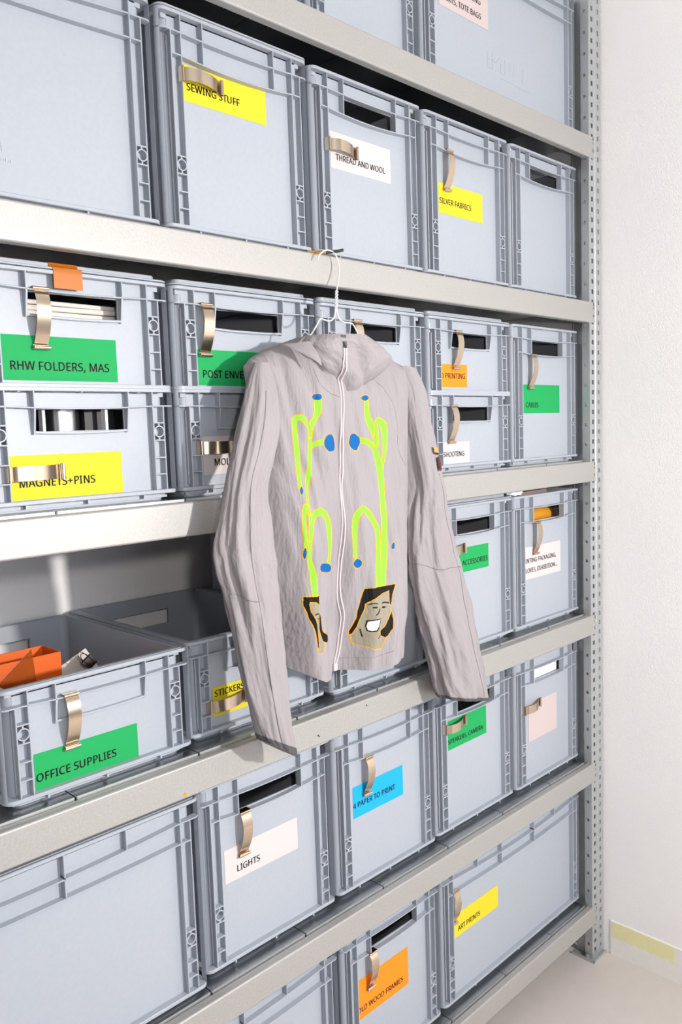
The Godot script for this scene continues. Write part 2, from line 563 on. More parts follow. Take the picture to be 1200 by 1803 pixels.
func rack():
	var r := thing("shelving_rack", "tall galvanised steel shelving rack with perforated posts, filled with grey crates", "shelving")
	var top := F + STEP * 5 + 0.42
	for side in 2:
		for back in 2:
			var post := Node3D.new()
			post.name = "post"
			r.add_child(post, true)
			post.position = Vector3(0.0 if side == 0 else RACK_L, 0, -0.0022 if back == 0 else -0.452)
			post.scale = Vector3(1 if side == 0 else -1, 1, 1 if back == 0 else -1)
			var st := new_st()
			perforated(st, 0.0, 0.027, [[0.011, 0.020]], 0.005, top, -0.002, 0.0, 0.025, 0.011, 0.0145)
			perforated(st, 0.033, 0.055, [[0.040, 0.049]], 0.005, top, -0.002, 0.0, 0.025, 0.011, 0.0145)
			part("front_flange", st.commit(), M.post, post)
			st = new_st()
			# the raised bead between the two rows of slots
			var pr := [Vector2(0.027, 0.0), Vector2(0.0285, 0.0016), Vector2(0.030, 0.002), Vector2(0.0315, 0.0016), Vector2(0.033, 0.0)]
			for i in 4:
				var nn := Vector3(-(pr[i + 1].y - pr[i].y), 0, pr[i + 1].x - pr[i].x)
				quad(st, Vector3(pr[i].x, 0.005, pr[i].y), Vector3(pr[i + 1].x, 0.005, pr[i + 1].y), Vector3(pr[i + 1].x, top, pr[i + 1].y), Vector3(pr[i].x, top, pr[i].y), nn)
			part("bead", st.commit(), M.post, post)
			st = new_st()
			perforated(st, 0.002, 0.021, [[0.008, 0.0145]], 0.005, top, -0.002, 0.0, 0.05, 0.008, 0.034)
			var web := part("side_web", st.commit(), M.post, post)
			web.rotation.y = PI / 2
			web.position = Vector3(0.002, 0, 0)
			st = new_st()
			bx(st, Vector3(0.002, 0.005, -0.021), Vector3(0.014, top, -0.0192))
			bx(st, Vector3(0.0122, 0.005, -0.052), Vector3(0.014, top, -0.021))
			bx(st, Vector3(0.010, 0.005, -0.052), Vector3(0.0122, top, -0.0502))
			part("rear_fold", st.commit(), M.post, post)
			st = new_st()
			bx(st, Vector3(-0.012, 0.0, -0.055), Vector3(0.057, 0.004, 0.012))
			bx(st, Vector3(-0.012, 0.004, 0.0095), Vector3(0.057, 0.008, 0.012))
			bx(st, Vector3(-0.012, 0.004, -0.055), Vector3(-0.0095, 0.008, 0.012))
			part("foot_plate", st.commit(), M.post, post)
			st = new_st()
			var bolt := CylinderMesh.new()
			bolt.top_radius = 0.006
			bolt.bottom_radius = 0.007
			bolt.height = 0.012
			bolt.radial_segments = 6
			bolt.rings = 1
			st.append_from(bolt, 0, Transform3D(Basis(Vector3.RIGHT, 0.3), Vector3(-0.004, 0.012, -0.012)))
			part("bolt", st.commit(), M.bolt, post)
	var beam := beam_mesh(RACK_L - 0.02, 0.024)
	var rivet := SphereMesh.new()
	rivet.radius = 0.0035
	rivet.height = 0.004
	rivet.radial_segments = 10
	rivet.rings = 4
	var slot := box_mesh(Vector3(-0.0012, -0.004, -0.0005), Vector3(0.0012, 0.004, 0.0003))
	# deck panels: folded sheet with a rounded front edge
	var ps := new_st()
	var pw := 0.205
	var prof := [Vector2(-0.430, 0.0), Vector2(-0.0235, 0.0), Vector2(-0.0215, -0.0006), Vector2(-0.0205, -0.002), Vector2(-0.0205, -0.022), Vector2(-0.430, -0.022)]
	for i in prof.size():
		var a: Vector2 = prof[i]
		var b: Vector2 = prof[(i + 1) % prof.size()]
		var d := (b - a).normalized()
		quad(ps, Vector3(0, a.y, a.x), Vector3(pw, a.y, a.x), Vector3(pw, b.y, b.x), Vector3(0, b.y, b.x), Vector3(0, d.x, -d.y))
	for x in [0.0, pw]:
		for i in range(1, prof.size() - 1):
			tri(ps, Vector3(x, prof[0].y, prof[0].x), Vector3(x, prof[i].y, prof[i].x), Vector3(x, prof[i + 1].y, prof[i + 1].x), Vector3(-1 if x == 0.0 else 1, 0, 0))
	var panel := ps.commit()
	var lip := box_mesh(Vector3(0.001, -0.014, -0.0204), Vector3(pw - 0.001, 0.0006, -0.0192))
	for row in range(1, 7):
		var b := part("beam", beam, M.beam, r)
		b.position = Vector3(0, beam_y(row), 0)
		for s in [0.012, 0.040]:
			var rv := part("rivet", rivet, M.bolt, b)
			rv.position = Vector3(0.0165, 0.012 + s * 0.6, 0.0005)
			var sl := part("slot", slot, M.black, b)
			sl.position = Vector3(0.0175, 0.006 + s, 0.0)
		if row == 4:
			for s in [[-1.2569, 0.0555, 0.0028, "brass_screw"], [-0.9775, 0.0665, 0.0016, "drill_hole"], [-0.9755, 0.0640, 0.0012, "drill_hole"], [-0.8523, 0.0880, 0.0016, "drill_hole"]]:
				var sc := CylinderMesh.new()
				sc.top_radius = s[2]
				sc.bottom_radius = s[2]
				sc.height = 0.0016
				sc.radial_segments = 12
				sc.rings = 1
				var so := part(s[3], sc, M.gold if s[3] == "brass_screw" else M.black, b)
				so.position = Vector3(s[0], s[1] - 0.0555 + 0.9049 - beam_y(4), 0.0 if s[3] == "brass_screw" else -0.0004)
				so.rotation.x = PI / 2
		var bb := part("rear_beam", beam, M.beam, r)
		bb.position = Vector3(0, beam_y(row), -0.4545)
		bb.scale = Vector3(1, 1, -1)
		for k in 10:
			var p := part("deck_panel", panel, M.deck, r)
			p.position = Vector3(-0.1795 - 0.207 * (k - 0) , deck_y(row), 0.0)
			part("front_lip", lip, M.post, p)
			if k == 0:
				p.scale.x = 0.84


# ------------------------------------------------------------------ crates
# kind: width, height, handle ("open", "closed"), grip ("slot" tall crate, "pocket" low crate)
func crate_meshes(w: float, tall: bool, handle: String) -> Dictionary:
	var key := "%s %s %s" % [w, tall, handle]
	if cache.has(key):
		return cache[key]
	var d := {}
	var H := 0.328 if tall else 0.168
	var hw := w / 2
	var a := hw - 0.021
	var b := hw - 0.039
	var v := 0.071
	var h1 := 0.2975 if tall else 0.142
	var h2 := 0.2645
	var bow1 := 0.0
	var bow2 := 0.0
	if tall:
		bow1 = 0.011 if w > 0.5 else 0.003
		bow2 = 0.006
	else:
		bow1 = 0.003
	var t := 0.0022
	var D := 0.4
	var zs := -RIB                       # face of the shell
	var zi := -RIB - 0.0025              # its inner face
	# ---- shell
	var st := new_st()
	var holes := []
	for s in [-1, 1]:
		var c: float = s * (a + b) / 2
		holes.append([c - 0.008, c + 0.008, 0.093, 0.115])
	if handle == "open":
		if tall:
			holes.append([-v + 0.001, v - 0.001, h2 - 0.002, h1 - 0.004])
		else:
			holes.append([-v + 0.003, v - 0.003, 0.1085, h1 - 0.004])
	pierced(st, -hw + 0.026, hw - 0.026, 0.004, H - 0.004, zi, zs, holes)
	var back_holes := []
	if handle == "open" or not tall:
		back_holes.append([-0.065, 0.065, 0.108 if not tall else h2, h1 - 0.004])
	pierced(st, -hw + 0.026, hw - 0.026, 0.004, H - 0.004, -D - zs, -D - zi, back_holes)
	var path := round_rect(w - 2 * RIB, D - 2 * RIB, 0.014)
	for i in path.size():
		var p = path[i]
		var q = path[(i + 1) % path.size()]
		if absf(p[1] - q[1]) < 1e-5:     # the straight front and back are the pierced walls
			continue
		for o in [0.0, -0.0025]:
			var sg := 1.0 if o == 0.0 else -1.0
			var n1 := Vector3(p[2], 0, p[3]) * sg
			var n2 := Vector3(q[2], 0, q[3]) * sg
			var p3 := Vector3(p[0] + p[2] * o, 0.004, p[1] + p[3] * o - RIB)
			var q3 := Vector3(q[0] + q[2] * o, 0.004, q[1] + q[3] * o - RIB)
			var up := Vector3(0, H - 0.008, 0)
			smooth_quad(st, p3, q3, q3 + up, p3 + up, n1, n2, n2, n1)
	bx(st, Vector3(-hw + 0.014, 0.004, -D + 0.014), Vector3(hw - 0.014, 0.0075, -0.014))
	d.shell = st.commit()
	# ---- rim
	st = new_st()
	ring(st, w, D, 0.014, [[-0.0008, H - 0.0055], [0.0, H - 0.0048], [0.0, H - 0.0008], [-0.0010, H], [-0.0035, H], [-0.0045, H - 0.0012], [-0.006, H - 0.0012], [-0.007, H], [-0.0140, H], [-0.0148, H - 0.001], [-0.0148, H - 0.012], [-0.012, H - 0.012], [-0.012, H - 0.0055]])
	d.rim = st.commit()
	# ---- base: band all round and the foot below it
	st = new_st()
	ring(st, w, D, 0.014, [[-0.0010, 0.0105], [0.0, 0.0115], [0.0, 0.0155], [-0.0008, 0.0165], [-0.0125, 0.0165], [-0.0125, 0.0105]])
	d.band = st.commit()
	st = new_st()
	round_slab(st, w - 0.034, D - 0.034, 0.012, 0.0, 0.0105)
	for k in 3:
		var x := (k - 1) * w * 0.3
		bx(st, Vector3(x - 0.0015, 0.005, -0.006), Vector3(x + 0.0015, 0.0108, 0.0145))
	d.foot = st.commit()
	# ---- ribs of the front
	st = new_st()
	var n := 0.0011
	bowed_rib(st, -hw + 0.012, hw - 0.012, h1, t, zs, 0.0, bow1, b)
	if tall:
		bowed_rib(st, -a, a, h2, t, zs, 0.0, bow2, b)
	for s in [-1, 1]:
		rib(st, s * a - n, s * a + n, 0.016, h1, zs, 0.0)
		rib(st, s * b - n, s * b + n, 0.016, H - 0.005, zs, 0.0)
		rib(st, s * v - n, s * v + n, h1 - bow1, H - 0.005, zs, 0.0)
		if tall:
			rib(st, s * v - n, s * v + n, h2 - bow2 * 0.6, h1 - bow1 * 0.6, zs, 0.0)
		if w > 0.5:
			rib(st, s * 0.168 - n, s * 0.168 + n, h1 - bow1 * 0.5, H - 0.005, zs, 0.0)
		# ladder
		for y in [0.040, 0.065, 0.091, 0.117]:
			rib(st, minf(s * a, s * b), maxf(s * a, s * b), y - n, y + n, zs, 0.0)
		# connectors of the lock ring
		var c: float = s * (a + b) / 2
		for y in [[0.091, 0.0963], [0.1117, 0.117]]:
			rib(st, c - 0.0014, c + 0.0014, y[0], y[1], zs, -0.0006)
		# corner pillar, rounded
		var r := 0.013
		var cx: float = s * (hw - r)
		var xi: float = cx + s * cos(PI / 4) * r
		var zi2 := -r + sin(PI / 4) * r
		for i in range(3, 6):
			var a0 := PI / 2 - (PI / 2) * i / 6.0
			var a1 := PI / 2 - (PI / 2) * (i + 1) / 6.0
			var p0 := Vector3(cx + s * cos(a0) * r, 0.016, -r + sin(a0) * r)
			var p1 := Vector3(cx + s * cos(a1) * r, 0.016, -r + sin(a1) * r)
			var up := Vector3(0, H - 0.020, 0)
			smooth_quad(st, p0, p1, p1 + up, p0 + up, Vector3(s * cos(a0), 0, sin(a0)), Vector3(s * cos(a1), 0, sin(a1)), Vector3(s * cos(a1), 0, sin(a1)), Vector3(s * cos(a0), 0, sin(a0)))
		quad(st, Vector3(xi, 0.016, zi2), Vector3(xi, H - 0.005, zi2), Vector3(xi, H - 0.005, -0.016), Vector3(xi, 0.016, -0.016), Vector3(-s, 0, 0))
		# inner bead in the corner recess
		rib(st, cx - s * 0.0075 - 0.002, cx - s * 0.0075 + 0.002, 0.02, h1 - 0.006, zs - 0.002, zs + 0.003, 0.0015)
		# upper corner cap above the first rib
		for i in 6:
			var a0 := PI / 2 - (PI / 2) * i / 6.0
			var a1 := PI / 2 - (PI / 2) * (i + 1) / 6.0
			for o in [0.0]:
				var p0 := Vector3(cx + s * cos(a0) * r, h1 - 0.0011, -r + sin(a0) * r)
				var p1 := Vector3(cx + s * cos(a1) * r, h1 - 0.0011, -r + sin(a1) * r)
				var up := Vector3(0, 0.0022, 0)
				quad(st, p0, p1, p1 + up, p0 + up, Vector3(s * cos(a0), 0, sin(a0)))
				quad(st, p0, p1, Vector3(cx, p0.y, -r), Vector3(cx, p0.y, -r), Vector3.DOWN)
				quad(st, p0 + up, p1 + up, Vector3(cx, p0.y, -r) + up, Vector3(cx, p0.y, -r) + up, Vector3.UP)
	if not tall:
		# the gripping pocket: sides that taper back to the wall and a lip along the bottom
		for s in [-1, 1]:
			var x0: float = s * (v - 0.0005) - 0.0012
			var x1 := x0 + 0.0024
			var pr := [Vector2(h1, 0.0), Vector2(0.1085, -0.0055), Vector2(0.1045, -0.0065), Vector2(0.1045, zs), Vector2(h1, zs)]
			for i in 4:
				var dd: Vector2 = (pr[i + 1] - pr[i]).normalized()
				quad(st, Vector3(x0, pr[i].x, pr[i].y), Vector3(x1, pr[i].x, pr[i].y), Vector3(x1, pr[i + 1].x, pr[i + 1].y), Vector3(x0, pr[i + 1].x, pr[i + 1].y), Vector3(0, dd.y, -dd.x) * -1.0)
			for x in [x0, x1]:
				for i in range(1, 4):
					tri(st, Vector3(x, pr[0].x, pr[0].y), Vector3(x, pr[i].x, pr[i].y), Vector3(x, pr[i + 1].x, pr[i + 1].y), Vector3(-1 if x == x0 else 1, 0, 0))
		bowed_rib(st, -v, v, 0.1075, 0.0035, zs, -0.0060, 0.002, v)
	d.ribs = st.commit()
	# ---- lock ring
	st = new_st()
	var ro := 0.0088
	var ri := 0.0072
	for i in 20:
		var a0 := TAU * i / 20.0
		var a1 := TAU * (i + 1) / 20.0
		var u0 := Vector3(cos(a0), sin(a0), 0)
		var u1 := Vector3(cos(a1), sin(a1), 0)
		quad(st, u0 * ri, u1 * ri, u1 * ro, u0 * ro, Vector3.BACK)
		quad(st, u0 * ro, u1 * ro, u1 * ro + Vector3(0, 0, zs), u0 * ro + Vector3(0, 0, zs), u0)
		quad(st, u0 * ri, u1 * ri, u1 * ri + Vector3(0, 0, zs), u0 * ri + Vector3(0, 0, zs), -u0)
		tri(st, Vector3(0, 0, zs), u0 * ro + Vector3(0, 0, zs), u1 * ro + Vector3(0, 0, zs), Vector3.BACK)
	d.lock = st.commit()
	d.locks = [Vector3(-(a + b) / 2, 0.104, 0), Vector3((a + b) / 2, 0.104, 0)]
	cache[key] = d
	return d

func crate(label: String, x: float, y: float, w: float, tall: bool, handle: String, dz := 0.0) -> Node3D:
	var d := crate_meshes(w, tall, handle)
	var c := thing("storage_crate", label, "crate", Vector3(x, y, FRONT + dz), "grey stacking crates on the rack")
	part("shell", d.shell, M.crate, c)
	part("rim", d.rim, M.crate, c)
	part("base_band", d.band, M.crate, c)
	part("foot", d.foot, M.crate, c).position = Vector3(0, 0, -0.017)
	part("front_ribs", d.ribs, M.crate, c)
	for p in d.locks:
		part("lock_ring", d.lock, M.crate, c).position = p
	return c

# thin raised strokes moulded into the crate's front wall
func emboss(c: Node3D, lines: Array, wide: float) -> void:
	var st := new_st()
	var z0 := -RIB - 0.0005
	for l in lines:
		for i in range(0, l.size() - 2, 2):
			var a := Vector3(l[i], l[i + 1], 0)
			var b := Vector3(l[i + 2], l[i + 3], 0)
			var d := (b - a).normalized()
			var n := Vector3(-d.y, d.x, 0) * wide / 2
			var f := Vector3(0, 0, -RIB + 0.0006)
			var g := Vector3(0, 0, z0)
			quad(st, a - n * 0.4 + f, b - n * 0.4 + f, b + n * 0.4 + f, a + n * 0.4 + f, Vector3.BACK)
			quad(st, a - n + g, b - n + g, b - n * 0.4 + f, a - n * 0.4 + f, -n)
			quad(st, a + n + g, b + n + g, b + n * 0.4 + f, a + n * 0.4 + f, n)
	part("embossed_mark", st.commit(), M.crate, c)

func lid(label: String, x: float, y: float) -> void:
	# y: top of the rim it closes
	if not cache.has("lid"):
		var st := new_st()
		ring(st, 0.3, 0.4, 0.014, [[-0.001, 0.001], [0.0, 0.0018], [0.0, 0.0032], [-0.001, 0.004], [-0.016, 0.004], [-0.016, 0.001]])
		var s2 := new_st()
		round_slab(s2, 0.3 - 0.026, 0.4 - 0.026, 0.012, 0.001, 0.0118)
		cache["lid"] = [st.commit(), s2.commit()]
	var l := thing("crate_lid", label, "lid", Vector3(x, y, FRONT), "grey lids on the crates")
	part("flange", cache["lid"][0], M.crate, l)
	part("plate", cache["lid"][1], M.crate, l).position = Vector3(0, 0, -0.013)

func cx(i: float) -> float:
	return FIRST - PITCH * i

func crates():
	var LOW := 0.1565      # rise of a stacked low crate
	# shelf 1
	var tc := crate("wide grey crate with the TOTE BAGS card on the top shelf", cx(0.5) , deck_y(1), 0.6, true, "closed")
	emboss(tc, [[-0.0645, 0.1075, -0.0644, 0.0756], [-0.0463, 0.1103, -0.0458, 0.0736], [-0.0628, 0.0920, -0.0478, 0.0945], [-0.0644, 0.0756, -0.0483, 0.0759], [-0.0456, 0.0951, -0.0327, 0.0915, -0.0158, 0.1076], [-0.0139, 0.0955, -0.0145, 0.0761, -0.0067, 0.0746], [0.0020, 0.1072, 0.0000, 0.0764], [0.0211, 0.1077, 0.0194, 0.0865], [0.0382, 0.1075, 0.0364, 0.0800], [0.0743, 0.1063, 0.0724, 0.0759]], 0.0016)
	emboss(tc, [[-0.0136, 0.0648, 0.1020, 0.0628]], 0.0034)
	crate("narrow grey crate next to the TOTE BAGS crate on the top shelf", cx(2), deck_y(1), 0.3, true, "closed")
	crate("grey crate at the end of the top shelf, only its foot corner showing", cx(3), deck_y(1), 0.3, true, "closed")
	# shelf 2
	var pc := crate("wide pale grey crate without card beside the SEWING STUFF crate", cx(4.5), deck_y(2), 0.6, true, "closed")
	emboss(pc, [[0.0665, 0.0825, 0.0674, 0.0709], [0.0653, 0.0622, 0.0649, 0.0574], [0.0718, 0.0630, 0.0720, 0.0577], [0.0751, 0.0612, 0.0753, 0.0577], [0.0779, 0.0618, 0.0781, 0.0583], [0.0689, 0.0612, 0.0694, 0.0595]], 0.0014)
	crate("grey crate with the yellow SEWING STUFF card", cx(3), deck_y(2), 0.3, true, "closed")
	crate("grey crate with the white THREAD AND WOOL card", cx(2), deck_y(2), 0.3, true, "open")
	crate("grey crate with the yellow SILVER FABRICS card", cx(1), deck_y(2), 0.3, true, "closed")
	crate("tall grey crate without card between SILVER FABRICS and the end post", cx(0), deck_y(2), 0.3, true, "open")
	lid("grey lid on the SEWING STUFF crate", cx(3), deck_y(2) + 0.328)
	# shelf 3
	var y := deck_y(3)
	crate("low grey crate with the yellow MAGNETS+PINS card", cx(4), y, 0.3, false, "open")
	crate("low grey crate with the green RHW FOLDERS card and orange tape", cx(4), y + LOW, 0.3, false, "open")
	crate("low grey crate with the white MOL card, half behind the jacket sleeve", cx(3), y, 0.3, false, "closed")
	crate("low grey crate with the green POST ENVELOPES card", cx(3), y + LOW, 0.3, false, "open")
	crate("low grey crate hidden behind the jacket's chest", cx(2), y, 0.3, false, "open")
	crate("low grey crate right behind the jacket hood and hanger", cx(2), y + LOW, 0.3, false, "open")
	crate("low grey crate with the white SHOOTING card", cx(1), y, 0.3, false, "open")
	crate("low grey crate with the orange PRINTING card", cx(1), y + LOW, 0.3, false, "open")
	crate("tall grey crate with the green CABLES card", cx(0), y, 0.3, true, "open")
	for a in [[4, "RHW FOLDERS"], [3, "POST ENVELOPES"]]:
		lid("grey lid on the %s crate" % a[1], cx(a[0]), y + LOW + 0.168)
	lid("grey lid on the crate behind the jacket hood", cx(2), y + LOW + 0.168)
	lid("grey lid on the orange PRINTING crate", cx(1), y + LOW + 0.168)
	# shelf 4
	y = deck_y(4)
	crate("low open grey crate with the green OFFICE SUPPLIES card", cx(4), y, 0.3, false, "closed", 0.004)
	crate("low open grey crate with the yellow STICKERS card, behind the jacket sleeve", cx(3), y, 0.3, false, "closed", -0.011)
	crate("tall grey crate behind the jacket hem on the fourth shelf", cx(2), y, 0.3, true, "closed")
	crate("tall grey crate with the green ACCESSORIES card", cx(1), y, 0.3, true, "open")
	crate("tall grey crate with the white PACKAGING GLOVES EXHIBITION card", cx(0), y, 0.3, true, "open")
	lid("grey lid on the ACCESSORIES crate", cx(1), y + 0.328)
	# shelf 5
	y = deck_y(5)
	crate("wide grey crate without card beside the LIGHTS crate", cx(4.5), y, 0.6, true, "closed", 0.016)
	crate("grey crate with the white LIGHTS card", cx(3), y, 0.3, true, "open", -0.002)
	crate("grey crate with the blue PAPER TO PRINT card", cx(2), y, 0.3, true, "closed", -0.004)
	crate("grey crate with the green SPEAKERS CAMERA card", cx(1), y, 0.3, true, "open", -0.008)
	crate("grey crate with the blank pinkish card", cx(0), y, 0.3, true, "open", -0.004)
	# shelf 6
	y = deck_y(6)
	crate("wide grey crate with the yellow ART PRINTS card on the lowest shelf", cx(0.5), y, 0.6, true, "closed", -0.002)
	crate("grey crate with the orange OLD WOOD FRAMES card", cx(2), y, 0.3, true, "open")
	crate("wide grey crate beside OLD WOOD FRAMES on the lowest shelf", cx(3.5), y, 0.6, true, "closed")


# ------------------------------------------------------------------ cards and spring clips
# [text lines, row, crate index, u0, u1, v0, v1 (mm on the crate face), material, [text start u, end u, baseline v] per line, clip card edge, label]
const CARDS := [
	[["SEWING STUFF"], 2, 3, -103, 60, 208, 262, "yellow", [[-97, 5, 225]], "yellow paper card reading SEWING STUFF", "sewing"],
	[["THREAD AND WOOL"], 2, 2, -98, 64, 170, 234, "white_card", [[-85, 48, 186]], "white paper card reading THREAD AND WOOL", ""],
	[["SILVER FABRICS"], 2, 1, -94, 60, 141, 202, "yellow", [[-91, 18, 161]], "yellow paper card reading SILVER FABRICS", ""],
	[["PRINTING", "SHIRTS, TOTE BAGS"], 1, 0, -385, -213, 154, 238, "pink_card", [[-318, -241, 197], [-379, -240, 168]], "pale card reading TOTE BAGS on the top shelf", ""],
	[["RHW FOLDERS, MASK"], 3, 4, -108, 62, 180, 240, "green", [[-95, 59, 194, 50]], "green paper card reading RHW FOLDERS", ""],
	[["MAGNETS+PINS"], 3, 4, -109, 60, 20, 80, "yellow", [[-94, 16, 37]], "yellow paper card reading MAGNETS+PINS", ""],
	[["POST ENVELOPES"], 3, 3, -102, 62, 178, 234, "green", [[-93, 35, 190]], "green paper card reading POST ENVE, partly behind the jacket", ""],
	[["MOLE"], 3, 3, -101, 62, 36, 97, "white_card", [[-79, -41, 50]], "white paper card reading MOL in the jacket's shadow", ""],
	[["D PRINTING"], 3, 1, -97, -8, 184, 232, "orange", [[-99, -16, 202]], "small orange paper card reading PRINTING", ""],
	[["SHOOTING"], 3, 1, -100, -4, 21, 67, "white_card", [[-97, -24, 36]], "small white paper card reading SHOOTING", ""],
	[["CABLES"], 3, 0, -95, 72, 126, 194, "green", [[-81, -28, 140]], "green paper card reading CABLES", ""],
	[["P ACCESSORIES"], 4, 1, -100, 61, 180, 234, "green", [[-50, 57, 195]], "green paper card reading ACCESSORIES beside the jacket sleeve", ""],
	[["INTING PACKAGING,", "LOVES, EXHIBITION..."], 4, 0, -92, 70, 124, 203, "white_card", [[-91, 48, 164], [-91, 54, 140]], "white paper card reading PACKAGING and EXHIBITION", ""],
	[["OFFICE SUPPLIES"], 4, 4, -104, 57, 19, 71, "green", [[-102, 20, 31]], "green paper card reading OFFICE SUPPLIES", ""],
	[["STICKERS"], 4, 3, -98, 64, 35, 84, "yellow", [[-94, -33, 68]], "yellow paper card reading STICKER, partly behind the sleeve", ""],
	[["LIGHTS"], 5, 3, -98, 66, 146, 205, "white_card", [[-72, -23, 159]], "white paper card reading LIGHTS", ""],
	[["4 PAPER TO PRINT"], 5, 2, -93, 55, 145, 208, "cyan", [[-93, 30, 165]], "bright blue paper card reading PAPER TO PRINT", ""],
	[["SPEAKERS, CAMERA"], 5, 1, -92, 52, 188, 254, "green", [[-92, 38, 201]], "green paper card reading SPEAKERS, CAMERA", ""],
	[[], 5, 0, -80, 52, 113, 210, "pink_card", [], "blank pinkish paper card without writing", ""],
	[["ART PRINTS"], 6, 0, -402, -228, 151, 205, "yellow", [[-386, -301, 163]], "yellow paper card reading ART PRINTS on the lowest shelf", ""],
	[["OLD WOOD FRAMES"], 6, 2, -105, 51, 131, 214, "orange", [[-104, 33, 146]], "large orange paper card reading OLD WOOD FRAMES", ""],
]

# [row, crate index, u, v of the rib, turned sideways, label]
const CLIPS := [
	[2, 1, -69, 266, 0, "metal spring clip holding the SILVER FABRICS card"],
	[3, 4, -52, 301.5, 0, "metal spring clip holding the RHW FOLDERS card"],
	[3, 3, -89, 302.5, 0, "metal spring clip holding the POST ENVE card"],
	[3, 2, -54, 301.5, 0, "metal spring clip showing above the jacket hood"],
	[3, 1, -51, 301, 0, "metal spring clip holding the small orange PRINTING card"],
	[3, 1, -72, 144, 0, "metal spring clip holding the SHOOTING card"],
	[3, 0, -64, 263, 0, "metal spring clip holding the CABLES card"],
	[4, 0, -52, 262.5, 0, "metal spring clip holding the PACKAGING and EXHIBITION card"],
	[4, 4, -49, 144.5, 0, "metal spring clip holding the OFFICE SUPPLIES card"],
	[5, 3, -59, 264, 0, "metal spring clip holding the LIGHTS card"],
	[5, 2, -56, 263, 0, "metal spring clip holding the PAPER TO PRINT card"],
	[6, 0, -404, 268.5, 0, "metal spring clip holding the ART PRINTS card"],
	[6, 2, -67, 264, 0, "metal spring clip holding the OLD WOOD FRAMES card"],
	[2, 3, -111, 242, 1, "metal spring clip lying sideways across the SEWING STUFF card"],
	[2, 2, -111, 206, 1, "metal spring clip lying sideways across the THREAD AND WOOL card"],
	[3, 4, -111, 56, 1, "metal spring clip lying sideways across the MAGNETS+PINS card"],
	[3, 3, -111, 79, 1, "metal spring clip lying sideways across the MOL card"],
	[4, 1, -111, 234, 1, "metal spring clip lying sideways across the ACCESSORIES card"],
	[4, 3, -111, 57, 1, "metal spring clip lying sideways across the STICKER card"],
	[5, 1, -111, 243, 1, "metal spring clip lying sideways across the SPEAKERS card"],
	[5, 0, -111, 205, 1, "metal spring clip lying sideways across the blank pinkish card"],
]

# how far each crate stands out of the common plane, as set in crates()
func crate_dz(row: int, i: int) -> float:
	return {"44": 0.004, "43": -0.011, "53": -0.002, "52": -0.004, "51": -0.008, "50": -0.004, "60": -0.002}.get("%d%d" % [row, i], 0.0)

func lettering(text: String, width: float, left: float, right: float) -> Array:
	# flat letters: first glyph at x = 0, baseline y = 0, scaled to the width; cut at the card's edges
	var font := SystemFont.new()
	font.font_names = PackedStringArray(["Droid Sans"])
	var tm := TextMesh.new()
	tm.font = font
	tm.text = text
	tm.font_size = 48
	tm.pixel_size = 0.001
	tm.depth = 0.0
	tm.curve_step = 1.0
	tm.horizontal_alignment = HORIZONTAL_ALIGNMENT_LEFT
	var ref := TextMesh.new()
	ref.font = font
	ref.text = "H"
	ref.font_size = 48
	ref.pixel_size = 0.001
	ref.depth = 0.0
	var base: float = ref.get_aabb().position.y
	var arr := tm.get_mesh_arrays()
	var vs: PackedVector3Array = arr[Mesh.ARRAY_VERTEX]
	var ix = arr[Mesh.ARRAY_INDEX]
	if ix == null or ix.size() == 0:
		ix = range(vs.size())
	var lo := 1e9
	var hi := -1e9
	for v in vs:
		lo = minf(lo, v.x)
		hi = maxf(hi, v.x)
	var s := width / (hi - lo)
	var st := new_st()
	var fat := 0.00036        # the print's heavier strokes: the outlines laid twice, a hair apart
	for kk in range(0, ix.size() * 2, 3):
		var k: int = kk % ix.size()
		var off: float = fat if kk < ix.size() else -fat
		var poly := []
		for j in 3:
			var v: Vector3 = vs[ix[k + j]]
			poly.append(Vector2((v.x - lo) * s + off, (v.y - base) * s + off * 0.6))
		for e in [[1.0, left], [-1.0, right]]:
			var out := []
			for j in poly.size():
				var p: Vector2 = poly[j]
				var q: Vector2 = poly[(j + 1) % poly.size()]
				var dp: float = e[0] * (p.x - e[1])
				var dq: float = e[0] * (q.x - e[1])
				if dp >= 0.0: out.append(p)
				if (dp >= 0.0) != (dq >= 0.0): out.append(p.lerp(q, dp / (dp - dq)))
			poly = out
		for j in range(1, poly.size() - 1):
			tri(st, Vector3(poly[0].x, poly[0].y, 0), Vector3(poly[j].x, poly[j].y, 0), Vector3(poly[j + 1].x, poly[j + 1].y, 0), Vector3.BACK)
	return [st.commit()]

